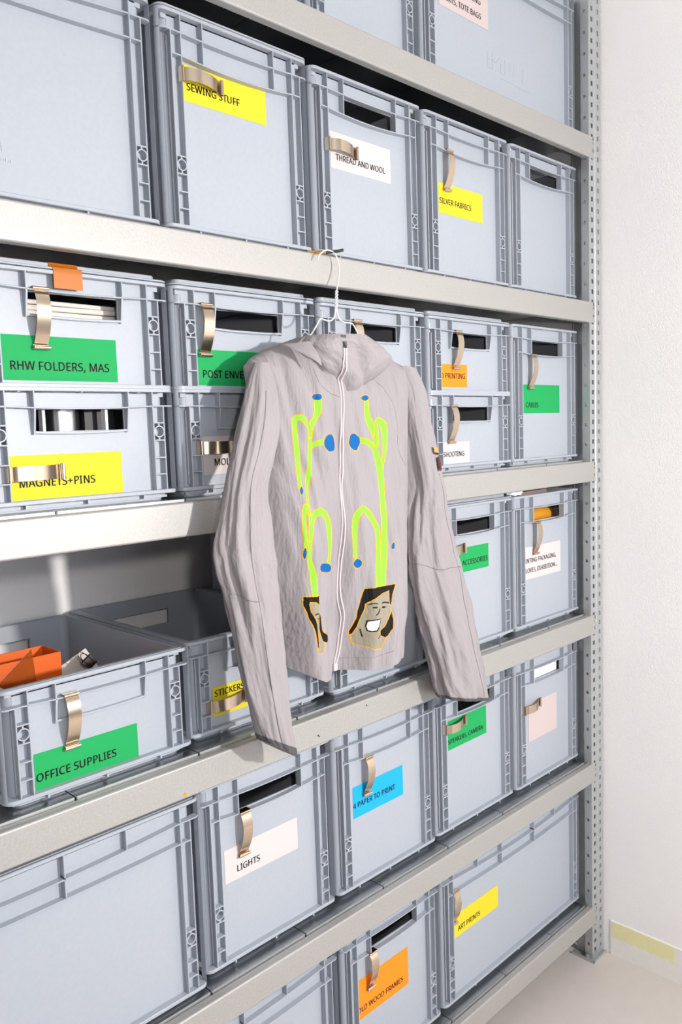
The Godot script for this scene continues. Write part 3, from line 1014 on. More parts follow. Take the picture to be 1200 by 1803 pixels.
func labels_and_clips():
	for c in CARDS:
		var dz := crate_dz(c[1], c[2])
		var w: float = (c[4] - c[3]) * 0.001
		var h: float = (c[6] - c[5]) * 0.001
		var at := Vector3(cx(c[2]) + c[3] * 0.001, beam_y(c[1]) + BEAM + c[5] * 0.001, FRONT - RIB + dz + 0.0006)
		var o := thing("paper_card", c[9], "card", at, "cards clipped to the crates")
		part("card", box_mesh(Vector3(0, 0, -0.0004), Vector3(w, h, 0.0)), M[c[7]], o)
		for k in c[0].size():
			var t = c[8][k]
			var u0: float = (t[0] - c[3]) * 0.001
			var mesh = lettering(c[0][k], (t[1] - t[0]) * 0.001, -u0 + 0.0005, (w if t.size() < 4 else (t[3] - c[3]) * 0.001) - u0 - 0.0005)[0]
			part("lettering", mesh, M.ink, o).position = Vector3(u0, (t[2] - c[5]) * 0.001, 0.00025)
	# the clip: a jaw hooked over the rib, a sprung strap, a rolled end resting on the card
	var sj := new_st()
	sheet(sj, [Vector2(0.0018, -0.0105), Vector2(0.0018, 0.0004), Vector2(0.0014, 0.0018), Vector2(0.0002, 0.0024), Vector2(-0.0012, 0.0020), Vector2(-0.0018, 0.0008), Vector2(-0.0018, -0.006)], 0.0225, 0.0005)
	var ss := new_st()
	var line := []
	var key := [Vector3(0, -0.0018, -0.0015), Vector3(0, -0.005, 0.0015), Vector3(0, -0.012, 0.0050), Vector3(0, -0.026, 0.0072), Vector3(0, -0.044, 0.0045), Vector3(0, -0.060, -0.0015), Vector3(0, -0.0735, -0.0090)]
	for p in curve(key, 5):
		line.append(Vector2(p.y, p.z))
	sheet(ss, line, 0.0195, 0.0006)
	var sr := new_st()
	var roll := [Vector2(-0.0735, -0.0090)]
	for i in 14:
		var a := -PI * 0.75 + TAU * 0.85 * i / 13.0
		roll.append(Vector2(-0.0775 - cos(a) * 0.0028, -0.0066 + sin(a) * 0.0028))
	sheet(sr, roll, 0.0225, 0.0005)
	var jaw := sj.commit()
	var strap := ss.commit()
	var end := sr.commit()
	for c in CLIPS:
		var dz := crate_dz(c[0], c[1])
		var o := thing("spring_clip", c[5], "clip", Vector3(cx(c[1]) + c[2] * 0.001, beam_y(c[0]) + BEAM + c[3] * 0.001, FRONT + dz + 0.0005), "metal spring clips on the crates")
		if c[4] == 1:
			o.rotation.z = PI / 2
		part("jaw", jaw, M.nickel, o)
		part("strap", strap, M.nickel, o)
		part("rolled_end", end, M.nickel, o)


# ------------------------------------------------------------------ what lies in and on the crates
func single(called: String, mesh: Mesh, m: Material, label: String, category: String, at := Vector3.ZERO, group := "") -> MeshInstance3D:
	var o := part(numbered(called), mesh, m, self)
	o.position = at
	tag(o, label, category, group)
	return o

func contents():
	# orange tape folded over the lid and front of the RHW FOLDERS crate
	var st := new_st()
	var ty := deck_y(3) + 0.1565 + 0.168
	sheet(st, [Vector2(0.0126, -0.06), Vector2(0.0126, -0.014), Vector2(0.0116, -0.0122), Vector2(0.0046, -0.011), Vector2(0.0046, -0.001), Vector2(0.0036, 0.0008), Vector2(-0.005, 0.0009), Vector2(-0.024, 0.0006)], 0.042, 0.0003)
	single("tape_strip", st.commit(), M.tape_orange, "strip of orange tape over the rim of the RHW FOLDERS crate", "tape", Vector3(-1.374, ty, FRONT))
	# papers seen through the handle of the RHW FOLDERS crate
	var fy := deck_y(3) + 0.1565 + 0.0078
	var heap := [[0.100, 0.0, "thick white paper stack at the bottom of the RHW FOLDERS crate"], [0.010, 0.02, "white paper folder lying on the thick stack in the RHW crate"], [0.007, -0.03, "thin white folder, second from the top in the RHW crate"], [0.006, 0.035, "thin white folder on top of the stack in the RHW crate"]]
	var y := fy
	for k in heap.size():
		st = new_st()
		round_slab(st, 0.235, 0.32, 0.003, 0.0, heap[k][0])
		var o := single("paper_folder", st.commit(), M.paper, heap[k][2], "folder", Vector3(cx(4), y, -0.078), "folders in the RHW crate")
		o.rotation.y = heap[k][1]
		y += heap[k][0] + 0.0008
	# in the MAGNETS crate: a metal tin, a black box and two white rulers
	var my := deck_y(3) + 0.0078
	var tin := CylinderMesh.new()
	tin.top_radius = 0.027
	tin.bottom_radius = 0.027
	tin.height = 0.135
	tin.radial_segments = 32
	single("metal_tin", tin, M.silver, "shiny metal tin seen through the MAGNETS crate handle", "tin", Vector3(-1.366, my + 0.0675, -0.105))
	single("black_box", box_mesh(Vector3(0, 0, -0.06), Vector3(0.047, 0.135, 0)), M.charcoal, "small black box seen through the MAGNETS crate handle", "box", Vector3(-1.338, my, -0.085))
	for x in [-1.4115, -1.3165]:
		var beside := "metal tin" if x < -1.4 else "small black box"
		single("white_ruler", box_mesh(Vector3(-0.002, 0, -0.012), Vector3(0.002, 0.140, 0)), M.white_plastic, "thin white strip beside the %s in the MAGNETS crate" % beside, "strip", Vector3(x, my, -0.060), "white strips in the MAGNETS crate")
	# red thing in the orange PRINTING crate
	single("red_carton", box_mesh(Vector3(-0.02, 0, -0.1), Vector3(0.012, 0.112, 0)), M.red, "red carton corner inside the orange PRINTING crate", "carton", Vector3(-0.494, fy, -0.07))
	# open OFFICE SUPPLIES crate
	var oy := deck_y(4) + 0.0078
	var ob := thing("orange_organizer", "orange open box standing inside the OFFICE SUPPLIES crate", "box", Vector3(-1.427, oy, -0.235))
	var bw := 0.084
	var bd := 0.032
	var bh := 0.152
	for q in [[Vector3(-bw, 0, bd - 0.002), Vector3(bw, bh, bd)], [Vector3(-bw, 0, -bd), Vector3(bw, bh, -bd + 0.002)], [Vector3(-bw, 0, -bd + 0.002), Vector3(-bw + 0.002, bh, bd - 0.002)], [Vector3(bw - 0.002, 0, -bd + 0.002), Vector3(bw, bh, bd - 0.002)]]:
		part("side_panel", box_mesh(q[0], q[1]), M.orange_box, ob)
	part("bottom_panel", box_mesh(Vector3(-bw + 0.002, 0, -bd + 0.002), Vector3(bw - 0.002, 0.002, bd - 0.002)), M.orange_box, ob)
	single("orange_tray", box_mesh(Vector3(-0.03, 0, -0.03), Vector3(0.027, 0.135, 0.03)), M.orange_box, "small solid orange block in front of the orange open box", "block", Vector3(-1.464, oy, -0.090))
	# set square: a triangular ring of tinted acrylic
	st = new_st()
	var A := [Vector3(-1.424, 1.147, -0.125), Vector3(-1.404, oy + 0.001, -0.135), Vector3(-1.522, 1.045, -0.165)]
	var mid: Vector3 = (A[0] + A[1] + A[2]) / 3.0
	var nrm: Vector3 = (A[1] - A[0]).cross(A[2] - A[0]).normalized() * 0.0012
	for i in 3:
		var a: Vector3 = A[i]
		var b: Vector3 = A[(i + 1) % 3]
		var a2 := a.lerp(mid, 0.45)
		var b2 := b.lerp(mid, 0.45)
		quad(st, a + nrm, b + nrm, b2 + nrm, a2 + nrm, nrm)
		quad(st, a - nrm, b - nrm, b2 - nrm, a2 - nrm, -nrm)
		quad(st, a + nrm, b + nrm, b - nrm, a - nrm, (a + b) / 2 - mid)
		quad(st, a2 + nrm, b2 + nrm, b2 - nrm, a2 - nrm, mid - (a + b) / 2)
	single("set_square", st.commit(), M.acrylic, "tinted transparent set square leaning in the OFFICE SUPPLIES crate", "set square")
	# a pad of cards with a binder clip
	var pad := thing("card_pad", "tilted pad of pale cards inside the OFFICE SUPPLIES crate", "pad", Vector3(-1.262, oy + 0.02, -0.20))
	pad.rotation = Vector3(-0.12, -0.25, 0.50)
	part("cards", box_mesh(Vector3(-0.03, 0.0, -0.003), Vector3(0.03, 0.125, 0.003)), M.paper, pad)
	var bc := thing("binder_clip", "dark red binder clip on the pad of pale cards", "clip", Vector3(-1.302, oy + 0.128, -0.19))
	bc.rotation = Vector3(-0.1, -0.25, 0.70)
	bc.scale = Vector3.ONE * 0.75
	st = new_st()
	sheet(st, [Vector2(-0.012, -0.0045), Vector2(0.010, -0.008), Vector2(0.012, 0.0), Vector2(0.010, 0.008), Vector2(-0.012, 0.0045)], 0.024, 0.0008)
	part("spring_body", st.commit(), std(Color(0.14, 0.02, 0.02), 0.35), bc)
	for s in [-1, 1]:
		st = new_st()
		tube(st, curve([Vector3(-0.006, -0.010, s * 0.005), Vector3(-0.007, 0.012, s * 0.009), Vector3(-0.005, 0.024, s * 0.012), Vector3(0.0, 0.028, s * 0.013), Vector3(0.005, 0.024, s * 0.012), Vector3(0.007, 0.012, s * 0.009), Vector3(0.006, -0.010, s * 0.005)], 4), 0.0009, 6)
		part("wire_handle", st.commit(), std(Color(0.25, 0.05, 0.05), 0.3, 0.5), bc)
	# the PACKAGING crate: rolled brown paper inside, boards lying on top
	var py := deck_y(4)
	st = new_st()
	tube(st, curve([Vector3(-0.19, py + 0.262, -0.085), Vector3(-0.12, py + 0.268, -0.095), Vector3(-0.04, py + 0.262, -0.10)], 8), 0.020, 18)
	single("paper_roll", st.commit(), M.gold, "roll of golden brown paper seen through the PACKAGING crate handle", "roll")
	single("black_bag", box_mesh(Vector3(-0.08, 0.0, -0.14), Vector3(0.10, 0.255, -0.09)), M.charcoal, "black packing bag behind the golden roll", "bag", Vector3(-0.13, py + 0.008, -0.07))
	var rim := py + 0.3285
	var board := single("brown_board", box_mesh(Vector3(-0.062, 0, -0.14), Vector3(0.062, 0.0085, 0.0)), M.brown_board, "flat grey brown board on top of the PACKAGING crate", "board", Vector3(-0.195, rim, -0.045))
	board.rotation.y = 0.06
	single("dark_board", box_mesh(Vector3(-0.055, 0, -0.2), Vector3(0.055, 0.006, 0.0)), M.charcoal, "thin dark board on top of the PACKAGING crate near the end wall", "board", Vector3(-0.068, rim, -0.12))
	single("blue_folder", box_mesh(Vector3(-0.10, 0, -0.22), Vector3(0.075, 0.004, 0.0)), M.blue_folder, "dark blue folder lying on the ACCESSORIES crate lid", "folder", Vector3(-0.43, rim + 0.0125, -0.07))
	st = new_st()
	var rng := FastNoiseLite.new()
	rng.seed = 4
	rng.frequency = 38.0
	var nu := 22
	var nv := 12
	var grid := []
	for j in nv + 1:
		var row := []
		for i in nu:
			var th := PI * j / nv
			var ph := TAU * i / nu
			var dir := Vector3(sin(th) * cos(ph), cos(th), sin(th) * sin(ph))
			var q := Vector3(dir.x * 0.030, dir.y * 0.0075, dir.z * 0.016)
			q += dir * 0.006 * rng.get_noise_3d(q.x * 1.3, q.y * 2.0, q.z * 1.5)
			q.y = maxf(q.y, -0.0065)
			row.append(q)
		grid.append(row)
	for j in nv:
		for i in nu:
			var k := (i + 1) % nu
			quad(st, grid[j][i], grid[j][k], grid[j + 1][k], grid[j + 1][i], (grid[j][i] + grid[j + 1][k]) * Vector3(1, 4, 1))
	single("crumpled_wrapper", st.commit(), M.white_plastic, "small crumpled white plastic wrapper above the PACKAGING crate corner", "wrapper", Vector3(-0.272, rim + 0.0085, -0.052))
	# white box with a yellow spine in the crate with the blank card
	var wy := deck_y(5) + 0.008
	var wb := thing("white_binder", "white binder with yellow spine seen through a crate handle", "binder", Vector3(-0.1385, wy, -0.066))
	part("cover", box_mesh(Vector3(-0.061, 0, -0.25), Vector3(0.075, 0.285, 0.0)), M.white_plastic, wb)
	part("spine", box_mesh(Vector3(-0.069, 0, -0.25), Vector3(-0.0612, 0.285, 0.0005)), std(Color(0.93, 0.72, 0.05), 0.6), wb)


# ------------------------------------------------------------------ hanger
func hanger():
	var h := thing("wire_hanger", "white wire coat hanger hooked over the shelf beam", "hanger")
	var st := new_st()
	tube(st, curve([Vector3(-0.9503, 1.7342, 0.0140), Vector3(-0.9459, 1.7431, 0.0140), Vector3(-0.9322, 1.7523, 0.0140), Vector3(-0.9174, 1.7532, 0.0140), Vector3(-0.9068, 1.7470, 0.0140), Vector3(-0.9027, 1.7310, 0.0160), Vector3(-0.9076, 1.7127, 0.0200), Vector3(-0.9161, 1.6968, 0.0250), Vector3(-0.9245, 1.6812, 0.0300)]), 0.0013, 8)
	part("hook", st.commit(), M.wire, h)
	var p0 := Vector3(-0.9235, 1.684, 0.0295)
	var p1 := Vector3(-0.9372, 1.6506, 0.0400)
	for s in 2:
		st = new_st()
		var pts := []
		for i in 41:
			var f := i / 40.0
			var a := f * TAU * 3.0 + s * PI
			pts.append(p0.lerp(p1, f) + Vector3(cos(a), 0, sin(a)) * 0.0017)
		tube(st, pts, 0.0013, 7)
		part("twist", st.commit(), M.wire, h)
	var la := [Vector3(-0.9385, 1.6506, 0.0400), Vector3(-0.9448, 1.6375, 0.0430), Vector3(-0.9564, 1.6300, 0.0450), Vector3(-0.9707, 1.6308, 0.0450), Vector3(-0.9797, 1.6311, 0.0450), Vector3(-0.9920, 1.6157, 0.0450), Vector3(-1.0040, 1.5980, 0.0350), Vector3(-1.08, 1.545, 0.020)]
	var ra := [Vector3(-0.9360, 1.6506, 0.0400), Vector3(-0.9342, 1.6365, 0.0430), Vector3(-0.9257, 1.6302, 0.0450), Vector3(-0.9093, 1.6295, 0.0450), Vector3(-0.9012, 1.6262, 0.0450), Vector3(-0.8907, 1.6106, 0.0450), Vector3(-0.8801, 1.5940, 0.0350), Vector3(-0.78, 1.540, 0.020)]
	for l in [la, ra]:
		st = new_st()
		tube(st, curve(l), 0.0014, 8)
		part("shoulder_wire", st.commit(), M.wire, h)
	# the peg the hook hangs on, wedged under the crate
	var peg := thing("wedged_peg", "small wooden peg with black end wedged under the THREAD crate", "peg")
	st = new_st()
	tube(st, [Vector3(-0.9440, 1.7528, -0.016), Vector3(-0.9335, 1.7520, -0.002), Vector3(-0.9240, 1.7515, 0.008)], 0.0030, 10)
	part("wooden_half", st.commit(), M.wood, peg)
	st = new_st()
	tube(st, [Vector3(-0.9240, 1.7512, 0.008), Vector3(-0.9050, 1.7540, 0.0165), Vector3(-0.8960, 1.7565, 0.021)], 0.0026, 10)
	part("black_half", st.commit(), M.black, peg)


func studio_lamp():
	# the photographer's lamp: head, pole and tripod; it stands beside the camera, outside the picture
	var f := thing("studio_lamp", "compact studio lamp on a black tripod stand facing the rack", "lamp", Vector3(LAMP.x, 0, LAMP.z))
	var head := Node3D.new()
	head.name = "lamp_head"
	f.add_child(head)
	head.look_at_from_position(LAMP, LAMP_AIM, Vector3.UP)
	head.position = Vector3(0, LAMP.y, 0)
	part("housing", box_mesh(Vector3(-0.06, -0.06, 0.013), Vector3(0.06, 0.06, 0.2)), M.black, head)
	part("lamp_window", box_mesh(Vector3(-0.05, -0.05, 0.010), Vector3(0.05, 0.05, 0.0125)), M.lamp, head)
	var st := new_st()
	tube(st, [Vector3(0.0, 0.35, 0.10), Vector3(0.0, LAMP.y - 0.06, 0.10)], 0.012, 10)
	part("pole", st.commit(), M.black, f)
	for k in 3:
		var a := TAU * k / 3.0 + 0.5
		st = new_st()
		tube(st, [Vector3(0.0, 0.5, 0.10), Vector3(cos(a) * 0.4, 0.012, 0.10 + sin(a) * 0.4)], 0.01, 8)
		part("leg", st.commit(), M.black, f)


func flash_unit():
	# the camera's flash head, facing the rack; outside the picture
	var f := thing("camera_flash", "small black camera flash head facing the rack", "flash", FLASH)
	f.look_at_from_position(FLASH, Vector3(-0.6, 1.2, 0.0), Vector3.UP)
	part("housing", box_mesh(Vector3(-0.035, -0.022, 0.008), Vector3(0.035, 0.022, 0.07)), M.black, f)
	part("lamp_window", box_mesh(Vector3(-0.031, -0.018, 0.0062), Vector3(0.031, 0.018, 0.0078)), M.lamp, f)


# ------------------------------------------------------------------ jacket
const BODY = [ [1.6035, -1.0012, -0.8661], [1.5921, -1.0364, -0.8344], [1.5790, -1.0753, -0.7924], [1.5659, -1.1013, -0.7534], [1.5527, -1.1144, -0.7295], [1.5240, -1.1103, -0.7341], [1.4662, -1.1019, -0.7464], [1.4079, -1.0957, -0.7522], [1.3475, -1.1120, -0.7500], [1.2625, -1.1120, -0.7550], [1.1725, -1.1080, -0.7600], [1.0975, -1.1020, -0.7680], [1.0395, -1.0980, -0.7820] ]
const SLEEVE_A = [ [-1.0943, 1.5578, 0.0300, 0.0142, -0.0003, 0.0103], [-1.1009, 1.5238, 0.0360, 0.0246, -0.0064, 0.0183], [-1.1154, 1.4771, 0.0460, 0.0315, -0.0078, 0.0234], [-1.1375, 1.4255, 0.0560, 0.0329, -0.0087, 0.0244], [-1.1617, 1.3735, 0.0620, 0.0317, -0.0041, 0.0227], [-1.1685, 1.3229, 0.0620, 0.0401, -0.0058, 0.0287], [-1.1711, 1.2803, 0.0620, 0.0472, -0.0077, 0.0339], [-1.1675, 1.2380, 0.0620, 0.0480, -0.0079, 0.0345], [-1.1605, 1.1932, 0.0620, 0.0446, -0.0085, 0.0323], [-1.1527, 1.1397, 0.0620, 0.0413, -0.0084, 0.0301], [-1.1453, 1.0841, 0.0620, 0.0383, -0.0093, 0.0282], [-1.1375, 1.0327, 0.0620, 0.0360, -0.0134, 0.0276], [-1.1296, 0.9885, 0.0620, 0.0333, -0.0143, 0.0261], [-1.1229, 0.9531, 0.0620, 0.0307, -0.0213, 0.0270] ]
const SLEEVE_B = [ [-0.7539, 1.5599, 0.0300, 0.0231, -0.0036, 0.0211], [-0.7406, 1.5182, 0.0340, 0.0275, -0.0025, 0.0254], [-0.7391, 1.4643, 0.0400, 0.0302, -0.0032, 0.0281], [-0.7372, 1.4049, 0.0470, 0.0339, -0.0049, 0.0320], [-0.7272, 1.3404, 0.0500, 0.0365, -0.0061, 0.0352], [-0.7236, 1.2891, 0.0500, 0.0502, -0.0068, 0.0360], [-0.7141, 1.2228, 0.0500, 0.0671, -0.0106, 0.0360], [-0.7019, 1.1717, 0.0500, 0.0724, -0.0129, 0.0360], [-0.6821, 1.1101, 0.0500, 0.0732, -0.0126, 0.0360], [-0.6635, 1.0500, 0.0500, 0.0738, -0.0146, 0.0360], [-0.6443, 0.9768, 0.0500, 0.0692, -0.0158, 0.0360], [-0.6319, 0.9330, 0.0500, 0.0670, -0.0165, 0.0360], [-0.6228, 0.9031, 0.0500, 0.0620, -0.0146, 0.0360] ]
const HOOD = [ [-0.9559, 1.6035, 0.0500, 0.0583, 0.0011, 0.0457], [-0.9495, 1.5922, 0.0500, 0.0784, 0.0020, 0.0500], [-0.9386, 1.5802, 0.0500, 0.0888, 0.0031, 0.0500], [-0.9231, 1.5645, 0.0500, 0.0907, 0.0061, 0.0500], [-0.9274, 1.5435, 0.0500, 0.0661, 0.0043, 0.0500], [-0.9322, 1.5230, 0.0500, 0.0451, 0.0036, 0.0361], [-0.9380, 1.5029, 0.0500, 0.0159, 0.0008, 0.0127] ]
const ZIP = [ [-0.9751, 1.5807], [-0.9728, 1.5472], [-0.9711, 1.5022], [-0.9717, 1.4469], [-0.9710, 1.3911], [-0.9713, 1.3441], [-0.9631, 1.2862], [-0.9650, 1.2281], [-0.9650, 1.1690], [-0.9615, 1.1288], [-0.9654, 1.0793], [-0.9739, 1.0469] ]
const PRINT = [
	["stem", [288, 325, 18.2, 288, 355, 19.2, 282, 375, 18.9, 269, 397, 16.3, 263, 411, 14.0, 259, 459, 11.9]],
	["stem", [261, 443, 9.9, 257, 413, 11.8, 247, 400, 13.5, 232, 382, 15.8, 219, 383, 16.2, 212, 400, 15.8, 213, 457, 15.4, 217, 509, 14.2, 214, 561, 13.4, 210, 605, 11.8]],
	["stem", [260, 485, 9.9, 269, 473, 14.2, 284, 466, 15.7, 312, 460, 15.6]],
	["stem", [259, 459, 11.9, 260, 485, 13.8, 254, 522, 13.6, 241, 589, 11.8, 231, 641, 10.0, 231, 670, 9.1, 234, 714, 10.4, 229, 779, 11.3, 225, 843, 12.8, 233, 892, 17.3, 236, 966, 19.3]],
	["stem", [230, 695, 8.1, 229, 676, 8.9, 219, 666, 9.2, 215, 697, 10.6, 213, 736, 10.3, 214, 777, 8.6, 214, 805, 6.8]],
	["stem", [230, 779, 10.4, 234, 751, 12.6, 239, 731, 15.2, 254, 704, 19.8, 276, 691, 22.6, 295, 697, 23.4, 313, 718, 22.1, 324, 761, 22.1, 325, 811, 22.1, 315, 868, 20.8]],
	["stem", [505, 331, 22.1, 507, 368, 23.4, 522, 406, 22.1, 545, 451, 18.2, 552, 485, 15.6]],
	["stem", [545, 485, 13.0, 549, 435, 15.6, 549, 402, 18.2, 577, 400, 23.4, 594, 420, 26.0, 594, 470, 26.0, 585, 526, 20.8, 574, 566, 15.6]],
	["stem", [479, 463, 18.2, 515, 473, 19.5, 542, 496, 20.8, 556, 531, 23.4, 566, 581, 28.6, 566, 655, 28.6, 564, 720, 26.0, 562, 795, 28.6, 552, 894, 26.6, 541, 986, 23.0]],
	["stem", [439, 863, 12.9, 439, 759, 17.8, 446, 721, 18.8, 466, 699, 20.0, 488, 709, 21.0, 515, 745, 22.0, 531, 780, 22.5, 531, 842, 21.5, 519, 983, 19.8]],
	["bud", [301, 316, 300, 320, 296, 323, 291, 326, 285, 326, 280, 325, 275, 323, 272, 320, 271, 316, 273, 312, 276, 309, 281, 307, 287, 306, 293, 307, 297, 309, 300, 312]],
	["bud", [518, 319, 516, 323, 511, 326, 505, 328, 497, 329, 489, 328, 483, 326, 479, 323, 478, 319, 480, 316, 484, 313, 491, 310, 499, 310, 506, 310, 513, 312, 517, 315]],
	["bud", [359, 468, 357, 478, 353, 487, 345, 493, 337, 496, 327, 496, 317, 492, 309, 485, 304, 476, 303, 466, 305, 457, 311, 448, 319, 442, 329, 439, 339, 439, 347, 443, 354, 449, 358, 458]],
	["bud", [478, 469, 475, 480, 467, 489, 456, 495, 443, 496, 431, 494, 420, 487, 413, 477, 411, 466, 413, 456, 421, 446, 432, 441, 445, 439, 458, 441, 469, 448, 476, 457]],
	["bud", [218, 618, 217, 623, 215, 627, 213, 630, 211, 630, 209, 629, 208, 626, 207, 622, 207, 617, 208, 612, 210, 608, 212, 606, 214, 605, 216, 606, 217, 609, 218, 613]],
	["bud", [216, 824, 215, 831, 214, 837, 212, 841, 211, 842, 210, 841, 209, 836, 208, 830, 208, 823, 209, 816, 210, 810, 212, 806, 213, 805, 214, 806, 215, 811, 216, 817]],
	["bud", [336, 889, 333, 895, 323, 898, 310, 899, 296, 897, 284, 894, 275, 889, 269, 883, 268, 877, 270, 872, 277, 868, 286, 866, 298, 867, 311, 870, 324, 876, 333, 883]],
	["bud", [464, 889, 463, 895, 459, 900, 454, 903, 449, 904, 443, 902, 438, 898, 435, 893, 433, 887, 435, 881, 438, 876, 443, 873, 449, 872, 455, 874, 460, 878, 463, 883]],
	["bud", [602, 842, 601, 847, 599, 851, 596, 853, 594, 854, 592, 852, 590, 849, 590, 845, 590, 841, 591, 836, 593, 833, 595, 830, 598, 830, 600, 831, 602, 834, 603, 838]],
	["skin", [213, 986, 235, 985, 254, 1002, 252, 1024, 248, 1055, 248, 1090, 266, 1118, 277, 1137, 261, 1166, 237, 1167, 239, 1144, 236, 1108, 229, 1065, 216, 1022]],
	["hair", [201, 966, 258, 970, 255, 1000, 247, 994, 235, 986, 215, 983, 213, 991, 215, 1015, 227, 1044, 232, 1073, 238, 1116, 240, 1147, 237, 1149, 232, 1122, 225, 1086, 217, 1057, 209, 1036, 206, 1015, 200, 994]],
	["hair", [252, 1024, 265, 1044, 267, 1073, 273, 1095, 306, 1117, 300, 1131, 285, 1133, 269, 1126, 248, 1090, 245, 1075]],
	["skin", [474, 1033, 494, 1018, 528, 1004, 566, 996, 562, 1064, 553, 1092, 530, 1122, 511, 1135, 515, 1150, 529, 1159, 512, 1194, 484, 1193, 468, 1184, 446, 1176, 434, 1168, 435, 1141, 446, 1115, 457, 1086]],
	["hair", [474, 981, 514, 979, 565, 979, 592, 978, 574, 1014, 565, 1048, 562, 1045, 566, 997, 528, 1004, 494, 1018, 474, 1033, 471, 1053, 456, 1086, 446, 1115, 435, 1137, 429, 1140, 427, 1129, 433, 1114, 446, 1081, 449, 1055, 460, 1023, 469, 994]],
	["hair", [563, 1072, 563, 1101, 557, 1130, 540, 1152, 528, 1158, 515, 1150, 511, 1135, 530, 1122, 553, 1092]],
	["ink", [488, 1047, 492, 1045, 503, 1046, 507, 1048, 502, 1051, 492, 1050]],
	["ink", [526, 1051, 532, 1049, 542, 1050, 545, 1053, 537, 1056, 529, 1055]],
	["ink", [235, 1041, 237, 1038, 241, 1039, 243, 1042, 240, 1045, 237, 1044]],
	["line", [483, 1036, 2.2, 493, 1033, 2.3, 506, 1035, 2.5]],
	["line", [528, 1038, 2.7, 541, 1036, 2.9, 558, 1040, 3.3]],
	["line", [513, 1055, 2.5, 506, 1068, 2.5, 499, 1074, 2.4]],
	["ink", [473, 1092, 515, 1088, 507, 1118, 496, 1132, 479, 1133, 471, 1129, 469, 1112]],
	["white", [476, 1096, 512, 1091, 504, 1114, 494, 1128, 480, 1129, 473, 1126, 472, 1112]],
	["line", [456, 1123, 2.2, 460, 1147, 2.2]],
	["line", [500, 1156, 2.3, 512, 1148, 2.4]],
	["line", [228, 1027, 2.3, 234, 1024, 2.6, 241, 1027, 2.9]],
	["seam", [108, 228, 0.9, 136, 297, 1.0, 160, 379, 1.1, 164, 443, 1.1, 156, 506, 1.0, 132, 588, 0.9]],
	["seam", [572, 253, 2.1, 651, 327, 2.1, 681, 387, 2.1, 684, 500, 2.1, 741, 586, 2.1]],
	["seam", [291, 225, 1.8, 301, 272, 1.8, 340, 303, 1.9, 387, 320, 2.0]],
	["seam", [196, 674, 1.2, 195, 892, 1.0]],
	["seam", [176, 1178, 0.7, 189, 1182, 0.7, 217, 1186, 0.9]],
	["seam", [392, 1224, 1.6, 458, 1223, 1.1, 511, 1218, 1.5, 582, 1200, 2.1]],
]
const TEX_W := 1024
const TEX_H := 1352
const TEX_X := -1.16
const TEX_Y := 1.6575      # 1.56 + F
const TEX_SX := 0.5
const TEX_SY := 0.66
const FABRIC := Color(0.595, 0.570, 0.582)

var folds := FastNoiseLite.new()
var crush := FastNoiseLite.new()

func body_edges(y: float) -> Vector2:
	if y >= BODY[0][0]:
		return Vector2(BODY[0][1], BODY[0][2])
	for i in BODY.size() - 1:
		if y <= BODY[i][0] and y >= BODY[i + 1][0]:
			var f: float = (BODY[i][0] - y) / (BODY[i][0] - BODY[i + 1][0])
			return Vector2(lerpf(BODY[i][1], BODY[i + 1][1], f), lerpf(BODY[i][2], BODY[i + 1][2], f))
	return Vector2(BODY[-1][1], BODY[-1][2])

func body_z(x: float, y: float) -> float:
	var e := body_edges(y)
	var s := clampf((2.0 * x - e.x - e.y) / (e.y - e.x), -1.0, 1.0)
	var base := sqrt(maxf(0.0, 1.0 - pow(absf(s), 2.6)))
	var yy := y - F
	var t := 0.030 + 0.042 * (1.0 - smoothstep(1.40, 1.54, yy))
	var rp := 1.0 - smoothstep(0.945, 1.36, yy)
	var fold := -0.037 * exp(-pow((s + 0.21) / 0.19, 2.0)) + 0.026 * exp(-pow((s - 0.36) / 0.3, 2.0)) + 0.016 * exp(-pow((s + 0.665) / 0.16, 2.0))
	fold -= 0.034 * smoothstep(0.66, 0.98, -s)
	var z := maxf(0.006, 0.008 + t * base + fold * rp)
	# soft hanging folds and the crushed cloth
	var keep := minf(1.0, base * 2.0)
	z += keep * 0.0075 * folds.get_noise_2d(x * 30.0 + 0.6 * sin(y * 9.0), y * 4.5)
	z += keep * 0.0005 * crush.get_noise_2d(x * 120.0, y * 13.0)
	return z

func hem_lift(s: float) -> float:
	return 0.036 * smoothstep(0.5, 1.0, -s) + 0.020 * smoothstep(0.72, 1.0, s)

func hood_at(y: float) -> Array:
	for i in HOOD.size() - 1:
		if y <= HOOD[i][1] and y >= HOOD[i + 1][1]:
			var f: float = (HOOD[i][1] - y) / (HOOD[i][1] - HOOD[i + 1][1])
			var out := []
			for k in 6:
				out.append(lerpf(HOOD[i][k], HOOD[i + 1][k], f))
			return out
	return []

func front_z(x: float, y: float) -> float:
	var z := body_z(x, y)
	var h := hood_at(y)
	if h.size():
		var k: float = 1.0 - pow((x - h[0]) / h[3], 2.0)
		if k > 0.0:
			z = maxf(z, h[2] + h[5] * sqrt(k))
	return z

func grid_mesh(g: Array, uv: Array, closed: bool, flip := false) -> Mesh:
	# rows of points joined into one smooth surface; seen from outside the rows run down and the points to the right
	var st := new_st()
	st.set_smooth_group(0)
	var w: int = g[0].size()
	for j in g.size():
		for i in w:
			if uv.size():
				st.set_uv(uv[j][i])
			st.add_vertex(g[j][i])
	var last := w if closed else w - 1
	for j in g.size() - 1:
		for i in last:
			var a := j * w + i
			var b := j * w + (i + 1) % w
			var c := (j + 1) * w + (i + 1) % w
			var d := (j + 1) * w + i
			for k in ([a, b, c, a, c, d] if not flip else [a, c, b, a, d, c]):
				st.add_index(k)
	st.generate_normals()
	if uv.size():
		st.generate_tangents()
	return st.commit()

